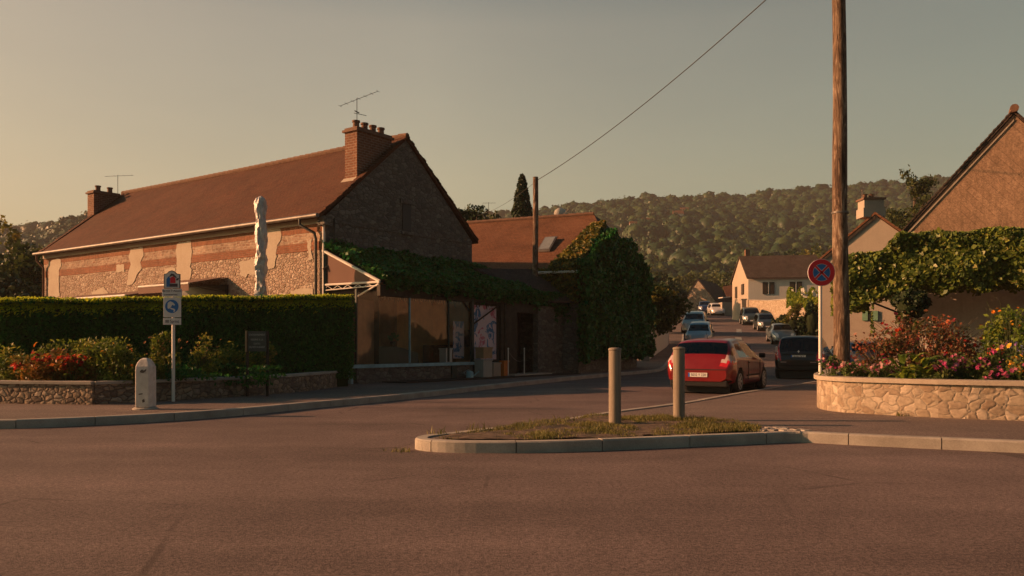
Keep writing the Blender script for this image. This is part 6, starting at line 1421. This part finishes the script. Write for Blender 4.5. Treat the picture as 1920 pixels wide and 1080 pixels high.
# ================================================================== CARS
def paintmat(name, col, rough=.28, metal=.25):
    t = NT(name); t.color(t.mix(.5, col, t.ramp(t.noise(2.5, 3), [(.3, .8), (.7, 1.1)]), 'MULTIPLY')).rough(t.ramp(t.noise(5, 4), [(.3, rough), (.7, rough + .08)]))
    t.b.inputs['Metallic'].default_value = metal; t.b.inputs['Coat Weight'].default_value = .55; t.b.inputs['Coat Roughness'].default_value = .06; t.b.inputs['Specular IOR Level'].default_value = .5; return t.m
M['tail_red'] = plain('tail_lamp_red', (.50, .015, .02), .15, spec=.6, coat=.6); M['tail_clear'] = plain('tail_lamp_clear', (.55, .42, .40), .15, spec=.6, coat=.6)
M['lamp_clear'] = plain('headlamp', (.60, .60, .60), .12, spec=.7, coat=.8); M['tyre'] = plain('tyre', (.02, .02, .02), .85, var=.2); M['interior'] = plain('car_seat_cloth', (.10, .10, .10), .9); M['rim'] = plain('wheel_rim', (.40, .39, .38), .4, .1)
M['trim'] = plain('dark_bumper_trim', (.012, .012, .013), .75); M['plate_white'] = plain('number_plate', (.72, .71, .68), .4, var=.05); M['plate_blue'] = plain('number_plate_blue', (.03, .12, .5), .4)
STY = {
 'hatch': dict(L=4.2, W=1.80, H=1.45,
   top=[(0, .60), (.05, .80), (.11, .96), (.16, 1.03), (.44, 1.35), (.62, 1.41), (1.4, 1.47), (2.1, 1.45), (2.40, 1.39), (3.12, 1.02), (3.3, .97), (3.88, .82), (4.12, .62), (4.2, .48)],
   bot=[(0, .34), (.35, .25), (1, .2), (3.6, .2), (4.2, .28)], belt=[(0, .58), (.10, .90), (.4, .96), (2.2, .93), (3.1, .89), (3.8, .76), (4.2, .46)],
   hw=[(0, .72), (.04, .80), (.12, .855), (.4, .895), (3.3, .895), (3.85, .80), (4.1, .62), (4.2, .45)], rail=[(0, .60), (.12, .78), (.45, .69), (1.3, .64), (2.2, .61), (3.1, .68), (3.7, .64), (4.2, .35)],
   rear=(.17, .46), front=(2.48, 3.08), side=[(.80, 1.58), (1.66, 2.82)], wb=(.78, 3.40), R=.32),
 'mpv': dict(L=3.85, W=1.72, H=1.60,
   top=[(0, .62), (.05, .95), (.1, 1.02), (.32, 1.50), (.5, 1.56), (1.4, 1.60), (2.1, 1.56), (2.35, 1.5), (3.1, 1.05), (3.25, 1.0), (3.65, .84), (3.8, .62), (3.85, .5)],
   bot=[(0, .36), (.3, .25), (1, .22), (3.4, .22), (3.85, .3)], belt=[(0, .6), (.08, .95), (.4, .98), (2.4, .95), (3.1, .92), (3.6, .78), (3.85, .48)],
   hw=[(0, .66), (.04, .76), (.14, .82), (.4, .855), (3.1, .86), (3.5, .78), (3.75, .60), (3.85, .48)], rail=[(0, .6), (.1, .74), (.4, .66), (1.3, .64), (2.2, .62), (3.0, .68), (3.5, .6), (3.85, .4)],
   rear=(.10, .33), front=(2.42, 3.08), side=[(.50, 1.18), (1.24, 1.95), (2.02, 2.72)], wb=(.66, 3.15), R=.31),
 'sedan': dict(L=4.4, W=1.75, H=1.44,
   top=[(0, .62), (.06, .88), (.15, .98), (.6, 1.02), (1.25, 1.36), (1.6, 1.42), (2.1, 1.44), (2.5, 1.40), (3.2, 1.0), (3.4, .96), (4.0, .82), (4.3, .62), (4.4, .5)],
   bot=[(0, .36), (.35, .25), (1, .2), (3.9, .2), (4.4, .28)], belt=[(0, .6), (.12, .9), (.6, .95), (2.4, .92), (3.2, .89), (4.0, .76), (4.4, .48)],
   hw=[(0, .62), (.06, .74), (.2, .83), (.5, .87), (3.5, .87), (4.0, .78), (4.3, .62), (4.4, .5)], rail=[(0, .5), (.2, .68), (.6, .68), (1.3, .60), (2.3, .58), (3.2, .66), (3.9, .62), (4.4, .4)],
   rear=(.66, 1.22), front=(2.56, 3.16), side=[(1.15, 1.85), (1.92, 2.85)], wb=(.85, 3.55), R=.31)}
def build_car(style, paint, name, label, pos, heading, plate='', group=None, detail=True, scale=(1, 1, 1), glassm=None, seat=True):
    S = STY[style]; L, W = S['L'], S['W']; o = empty(name, pos, heading, label, 'car', group)
    def f(key, x, sm=.05):
        xs = np.array([p[0] for p in S[key]]); ys = np.array([p[1] for p in S[key]]); acc = 0
        for d, wt in ((-1.5, .1), (-.75, .2), (0, .4), (.75, .2), (1.5, .1)): acc = acc + wt * np.interp(x + d * sm, xs, ys)
        return acc
    nx = 92; uu = np.linspace(0, 1, nx); xs = L * (.72 * uu + .28 * (.5 - .5 * np.cos(np.pi * uu)))
    top, bot, belt, hw, rail = f('top', xs), f('bot', xs), f('belt', xs), f('hw', xs, .03), f('rail', xs, .04)
    belt = np.minimum(belt, top - .03)
    cab = np.clip((top - belt - .05) / .3, 0, 1)
    def section(i):
        w_, b, be, t_, r = hw[i], bot[i], belt[i], top[i], min(rail[i], hw[i] * .93); cr = .03 + .03 * cab[i]; rz = t_ - cr
        r2 = w_ * .86 * (1 - cab[i]) + r * cab[i]; mid = min(b + (be - b) * .55, .62)
        keyp = [(0, b), (w_ * .8, b), (w_ * .95, b + .06), (w_ * .985, b + .2 * min(1, (be - b) / .5)), (w_, mid), (w_ * .985, be - .05), (w_ * .95, be)]
        sid = [(w_ * .95 + (r2 - w_ * .95) * q, be + (rz - be) * q) for q in (.2, .4, .6, .8)]
        topp = [(r2 - .01, rz - .02 * (1 if cab[i] > .3 else 0)), (r2 - .05, rz + cr * .35), (r2 * .7, rz + cr * .75), (r2 * .35, rz + cr * .96), (0, t_)]
        return keyp, sid, topp
    ny = None; rows = []; seg = []
    for i in range(nx):
        kp, sd2, tp_ = section(i); ln = []
        sg = []
        def sub(a, b, n, tagv):
            for q in range(n): ln.append((a[0] + (b[0] - a[0]) * q / n, a[1] + (b[1] - a[1]) * q / n)); sg.append(tagv)
        allp = kp + sd2 + tp_; tags = ['u', 'u', 's', 's', 's', 's'] + ['g'] * 4 + ['e'] + ['e'] + ['t'] * 3; cnt = [2, 1, 2, 5, 4, 1] + [1] * 4 + [1] + [1] + [2, 2, 2]
        for a, b, n, tg in zip(allp[:-1], allp[1:], cnt, tags): sub(a, b, n, tg)
        ln.append(allp[-1]); rows.append(ln); seg = sg
    ny = len(rows[0]); R = S['R']; RA = R + .045; wbx = S['wb']
    V = np.zeros((nx, 2 * ny - 1, 3))
    for i in range(nx):
        for j in range(ny):
            y, z = rows[i][j]; V[i, j] = (-y, xs[i], z); V[i, 2 * ny - 2 - j] = (y, xs[i], z)
    # mirror index: 0..ny-1 is one side from bottom centre to top centre
    K = 2 * ny - 1; sg2 = seg + seg[::-1]
    # snap vertices near the wheel arch circle onto it
    for i in range(nx):
        for j in range(K):
            s_ = sg2[min(j, len(sg2) - 1)]
            x, y, z = V[i, j]
            if abs(x) < W * .28: continue
            for wx in wbx:
                d = math.hypot(y - wx, z - R)
                if RA - .028 < d < RA + .028 and s_ in 'su': V[i, j, 1] = wx + (y - wx) * RA / d; V[i, j, 2] = R + (z - R) * RA / d
    parts = {}
    def put(k, q): parts.setdefault(k, []).append(q)
    for i in range(nx - 1):
        for j in range(K - 1):
            s_ = sg2[j]; c = (V[i, j] + V[i + 1, j] + V[i, j + 1] + V[i + 1, j + 1]) / 4; x, y, z = c; ax = abs(x); side = 'L' if x < 0 else 'R'
            if s_ in 'su' and ax > W * .28 and any(math.hypot(y - wx, z - R) < RA for wx in wbx): continue
            q = (i, j, i + 1, j, i + 1, j + 1, i, j + 1); cb = top[i] - belt[i]
            if s_ == 't' and S['rear'][0] < y < S['rear'][1]: put('rear_window', q); continue
            if s_ in 't' and S['front'][0] < y < S['front'][1]: put('windscreen', q); continue
            if s_ == 'g' and cb > .14 and z > belt[i] + .02:
                hit = False
                for k, (a, b) in enumerate(S['side']):
                    if a < y < b: put('side_window%d%s' % (k, side), q); hit = True
                if hit: continue
            if style == 'hatch' and y < .46 and .74 < z < 1.0 and ax > .56 and s_ in 'stge' and z < .74 + (ax - .5) * 1.2: put(('tail_lensC' if z > .84 else 'tail_light') + side, q); continue
            if style == 'mpv' and y < .34 and .72 < z < 1.42 and ax > .60 and s_ in 'stge' : put('tail_light' + side, q); continue
            if style == 'sedan' and y < .3 and .72 < z < .95 and ax > .45: put('tail_light' + side, q); continue
            if y > L - .62 and .56 < z < .86 and ax > .42 and s_ in 'ste' and not (y < L - .5 and ax < .6): put('headlight' + side, q); continue
            if z < .34 and (y < .25 or y > L - .25): put('bumper_trim', q); continue
            put('body', q)
    mats = {'body': paint, 'bumper_trim': M['trim']}
    def make(nm, mat, qs, parent):
        idx = {}; vs = []; fl = []
        for q in qs:
            for a, b in zip(q[0::2], q[1::2]):
                if (a, b) not in idx: idx[a, b] = len(vs); vs.append(V[a, b] - (0, L / 2, 0))
                fl.append(idx[a, b])
        return np_mesh(nm, np.array(vs), fl, 4, mat, parent, smooth=True)
    body = None
    caps = MB()
    body = make('body', paint, parts['body'], o)
    for k, qs in parts.items():
        if k == 'body': continue
        if 'window' in k or k == 'windscreen': make('side_window' if k.startswith('side') else k, glassm or M['car_glass'], qs, o)
        elif k.startswith('tail_lens'): make('tail_light_lens', M['tail_clear'], qs, o)
        elif k.startswith('tail'): make('tail_light', M['tail_red'], qs, o)
        elif k.startswith('head'): make('headlight', M['lamp_clear'], qs, o)
        else: make(k, M['trim'], qs, o)
    # closing faces at both ends
    for i, nm in ((0, 'rear_bumper'), (nx - 1, 'front_bumper')):
        MB().quad(*[tuple(V[i, j] - (0, L / 2, 0)) for j in range(K)]).build(nm, paint, o)
    # inside: floor pan, wheel wells, seats seen through the glass
    m = MB().box((0, 0, .42), (W * .62, L * .9, .3)).box((0, L * .10 - L * .0, .62), (W * .78, L * .42, .3)); m.build('floor', M['black'], o)
    m = MB()
    for yy in (-.15, .75):
        for xx in (-.36, .36): m.box((xx, yy - .1 * 0, .92), (.48, .14, .62)); m.box((xx, yy, 1.24), (.26, .1, .16))
    if style != 'none': m.build('seats', M['trim'], o)
    for wx in wbx:
        for sx_ in (-1, 1):
            cx = sx_ * (W / 2 - .115); wy = wx - L / 2; out = sx_
            wh_ = MB().lathe([(R * .62, -.095), (R * .93, -.10), (R, -.07), (R, .07), (R * .93, .10), (R * .62, .095)], (cx, wy, R), 28, 'x').build('wheel', M['tyre'], o, smooth=True)
            rm = MB(); xo = out * .104
            rm.lathe([(R * .64, xo * .6), (R * .66, xo), (R * .60, xo * 1.03), (R * .56, xo * .7)], (cx, wy, R), 24, 'x')
            for k in range(7):
                a = 2 * math.pi * k / 7; ca, sa = math.cos(a), math.sin(a); w2 = .034
                pts = [(R * .08, -w2), (R * .60, -w2 * .8), (R * .60, w2 * .8), (R * .08, w2)]
                rm.slab([Vector((cx + xo * .95, wy + px_ * ca - py_ * sa, R + px_ * sa + py_ * ca)) for px_, py_ in pts], (-xo * .15, 0, 0))
            rm.lathe([(.05, xo * .8), (.05, xo * 1.02), (.02, xo * 1.05)], (cx, wy, R), 12, 'x'); rmo = rm.build('rim', M['rim'], wh_)
            MB().lathe([(RA + .005, -.12), (RA + .005, .10)], (cx - out * .02, wy, R), 28, 'x').build('wheel_well', M['black'], o) if False else None
    for wx in wbx: MB().box((0, wx - L / 2, R + .02), (W - .26 - .1, RA * 2 + .06, RA * 1.7)).build('wheel_well', M['black'], o)
    o.scale = scale
    if not detail: return o
    yb = -L / 2; yf = L / 2
    for sx_ in (-1, 1):                                     # mirrors
        ym = S['front'][1] - .28 - L / 2
        MB().box((sx_ * (W / 2 + .07), ym, .98), (.17, .1, .13)).build('mirror', M['trim'] if style != 'sedan' else paint, o, bevel=.03)
        MB().box((sx_ * (W / 2 + .002), yb + 1.62 if style == 'hatch' else .05, .80), (.02, .16, .025)).build('door_handle', M['trim'], o, bevel=.006)
        MB().box((sx_ * (W / 2 + .004), -.03, .46), (.02, 1.35, .035)).build('side_strip', M['trim'], o, bevel=.006)
        # door shut lines
        sl_ = MB()
        for yy in ([S['side'][-1][0] - .06 + -L / 2, S['front'][0] + .38 - L / 2] if style == 'hatch' else [s_[0] - .03 - L / 2 for s_ in S['side'][1:]] + [S['front'][0] + .42 - L / 2]):
            sl_.box((sx_ * (W / 2 - .0035), yy, .60), (.012, .010, .50))
        sl_.build('door_seam', M['black'], o)
    return o
def plate_at(o, text, y, z, facing=-1, w_=.50, h_=.108, x=0.0):
    pl_ = MB().box((x, y, z), (w_, .014, h_)).build('number_plate', M['plate_white'], o, bevel=.003)
    MB().box((x - facing * -1 * (w_ / 2 - .022) , y + facing * .008, z), (.044, .004, h_ * .96)).build('country_strip', M['plate_blue'], pl_)
    if text: text_mesh(text, .098, frame_matrix((x + .02 * (-facing), y + facing * .0085, z - .002), (-facing * 1.0, 0, 0), (0, facing, 0)) if facing == 1 else frame_matrix((x + .02, y - .0085, z - .002), (1, 0, 0), (0, -1, 0)), M['ink'], pl_, sx=.86)
    return pl_

# red hatchback
hd1 = math.atan2(.866, .5) - math.pi / 2
dirv = Vector((.5, .866)); rc = Vector((5.16, 21.9)); ctr = rc + dirv * (4.2 / 2 - .78)
red = build_car('hatch', paintmat('red_car_paint', (.19, .004, .005), metal=.1), 'parked_car', 'red three door hatchback parked by the right kerb behind the bollards', (ctr.x, ctr.y, 0), hd1)
yb = -4.2 / 2
plate_at(red, '5032 Y 220', yb - .012, .50); 
MB().box((0, yb + .012, .635), (1.46, .03, .025)).build('bumper_seam', M['black'], red)
MB().box((0, yb + .12, .28), (1.5, .2, .16)).build('lower_trim', M['trim'], red, bevel=.03)
for sx_ in (-1, 1): MB().box((sx_ * .62, yb + .035, .66), (.22, .02, .03)).build('reflector', M['tail_clear'], red, bevel=.005) if False else None
bd = MB()   # small silver emblem
for dz in (0, .035): bd.slab([Vector((-.05, yb + .085, .80 + dz)), Vector((0, yb + .085, .835 + dz)), Vector((.05, yb + .085, .80 + dz)), Vector((.05, yb + .085, .785 + dz)), Vector((0, yb + .085, .818 + dz)), Vector((-.05, yb + .085, .785 + dz))], (0, .02, 0))
bd.build('emblem', M['sign_white'], red)
MB().box((.42, yb + .07, .72), (.13, .02, .022)).build('model_badge', M['rim'], red); MB().box((0, yb + .06, .70), (.10, .02, .012)).build('boot_catch', M['rim'], red)
MB().tube([Vector((0, yb + .9, 1.40)), Vector((-.0, yb + .72, 1.60))], [.008, .004], 6).build('roof_aerial', M['black'], red)
# black car
hd2 = math.atan2(.89, .456) - math.pi / 2; dv = Vector((.456, .89)); bc = Vector((10.6, 30.6)); c_ = bc + dv * 1.9
blk = build_car('mpv', paintmat('black_car_paint', (.012, .013, .014)), 'parked_car', 'black compact car parked ahead of the red hatchback', (c_.x, c_.y, 0), hd2, scale=(1.05, 1.0, 1.03))
yb = -3.85 / 2; plate_at(blk, '8195 TKT', yb + .035, .82)
MB().slab([Vector((-.035, yb + .06, 1.0)), Vector((0, yb + .065, 1.05)), Vector((.035, yb + .06, 1.0)), Vector((0, yb + .055, .95))], (0, .02, 0)).build('emblem', M['sign_white'], blk)
MB().box((0, yb + .03, .905), (1.1, .03, .03)).build('boot_handle', M['black'], blk); MB().box((0, yb - .0, .50), (1.3, .03, .05)).build('bumper_strip', M['trim'], blk)
for sx_ in (-1, 1): MB().box((sx_ * .76, yb + .15, 1.08), (.09, .06, .2)).build('tail_light_lens', M['tail_clear'], blk, bevel=.02); MB().box((sx_ * .5, yb + .0, .62), (.2, .02, .02)).build('reflector', M['tail_clear'], blk)
t = plain('orange_toy', (.6, .22, .08), .8); MB().lathe([(.05, 0), (.07, .1), (.05, .2), (.02, .22)], (-.32, yb + .42, 1.18), 10).build('hanging_toy', t, blk, smooth=True)

def fcar(style, col, label, u, Y, heading_deg, plate=None, name='parked_car', sc=1.0, metal=.3, gz=None):
    """a car up the street, its middle at Y; heading measured from the street direction"""
    base = math.atan2(Vector((.22, 1)).y, .22) - math.pi / 2; x = (u - 960) / 1550 * Y
    o = build_car(style, paintmat('paint', col, metal=metal), name, label, (x, Y, hz(Y)), base + math.radians(heading_deg), group='cars parked up the street', detail=True)
    o.rotation_euler = (0, 0, base + math.radians(heading_deg))
    pitch = math.atan(.078) if 44 < Y < 114 else 0
    fwd = Vector((-math.sin(o.rotation_euler.z), math.cos(o.rotation_euler.z), 0))
    s = pitch * (1 if fwd.y > 0 else -1)
    o.rotation_euler.x = s
    o.scale = (sc, sc, sc)
    if plate is not None: plate_at(o, plate, STY[style]['L'] / 2 + .012, .46, 1)
    return o
fcar('mpv', (.26, .42, .50), 'pale blue car nearest on the left side of the street', 1312, 58, 176, sc=1.05)
fcar('mpv', (.42, .50, .50), 'pale grey van parked behind the pale blue car', 1303, 71.5, 176, sc=1.2)
fcar('sedan', (.15, .19, .21), 'dark silver saloon nearest on the right side of the street', 1464, 60.5, 182, '')
fcar('mpv', (.035, .05, .055), 'dark green car between the saloon and the furthest right car', 1434, 76, 184, '')
fcar('mpv', (.04, .06, .06), 'furthest dark car on the right by the yard wall', 1407, 86, 182, '', sc=1.14)
fcar('hatch', (.60, .58, .55), 'white hatchback facing us at the top of the street', 1343, 110, 186, '', metal=0, sc=1.1)
fcar('mpv', (.03, .05, .12), 'dark blue van beside the white hatchback at the top of the street', 1321, 115, 183, sc=1.1)
fcar('hatch', (.05, .14, .24), 'blue car mostly hidden behind the pole and flowers', 1598, 35.5, 10)
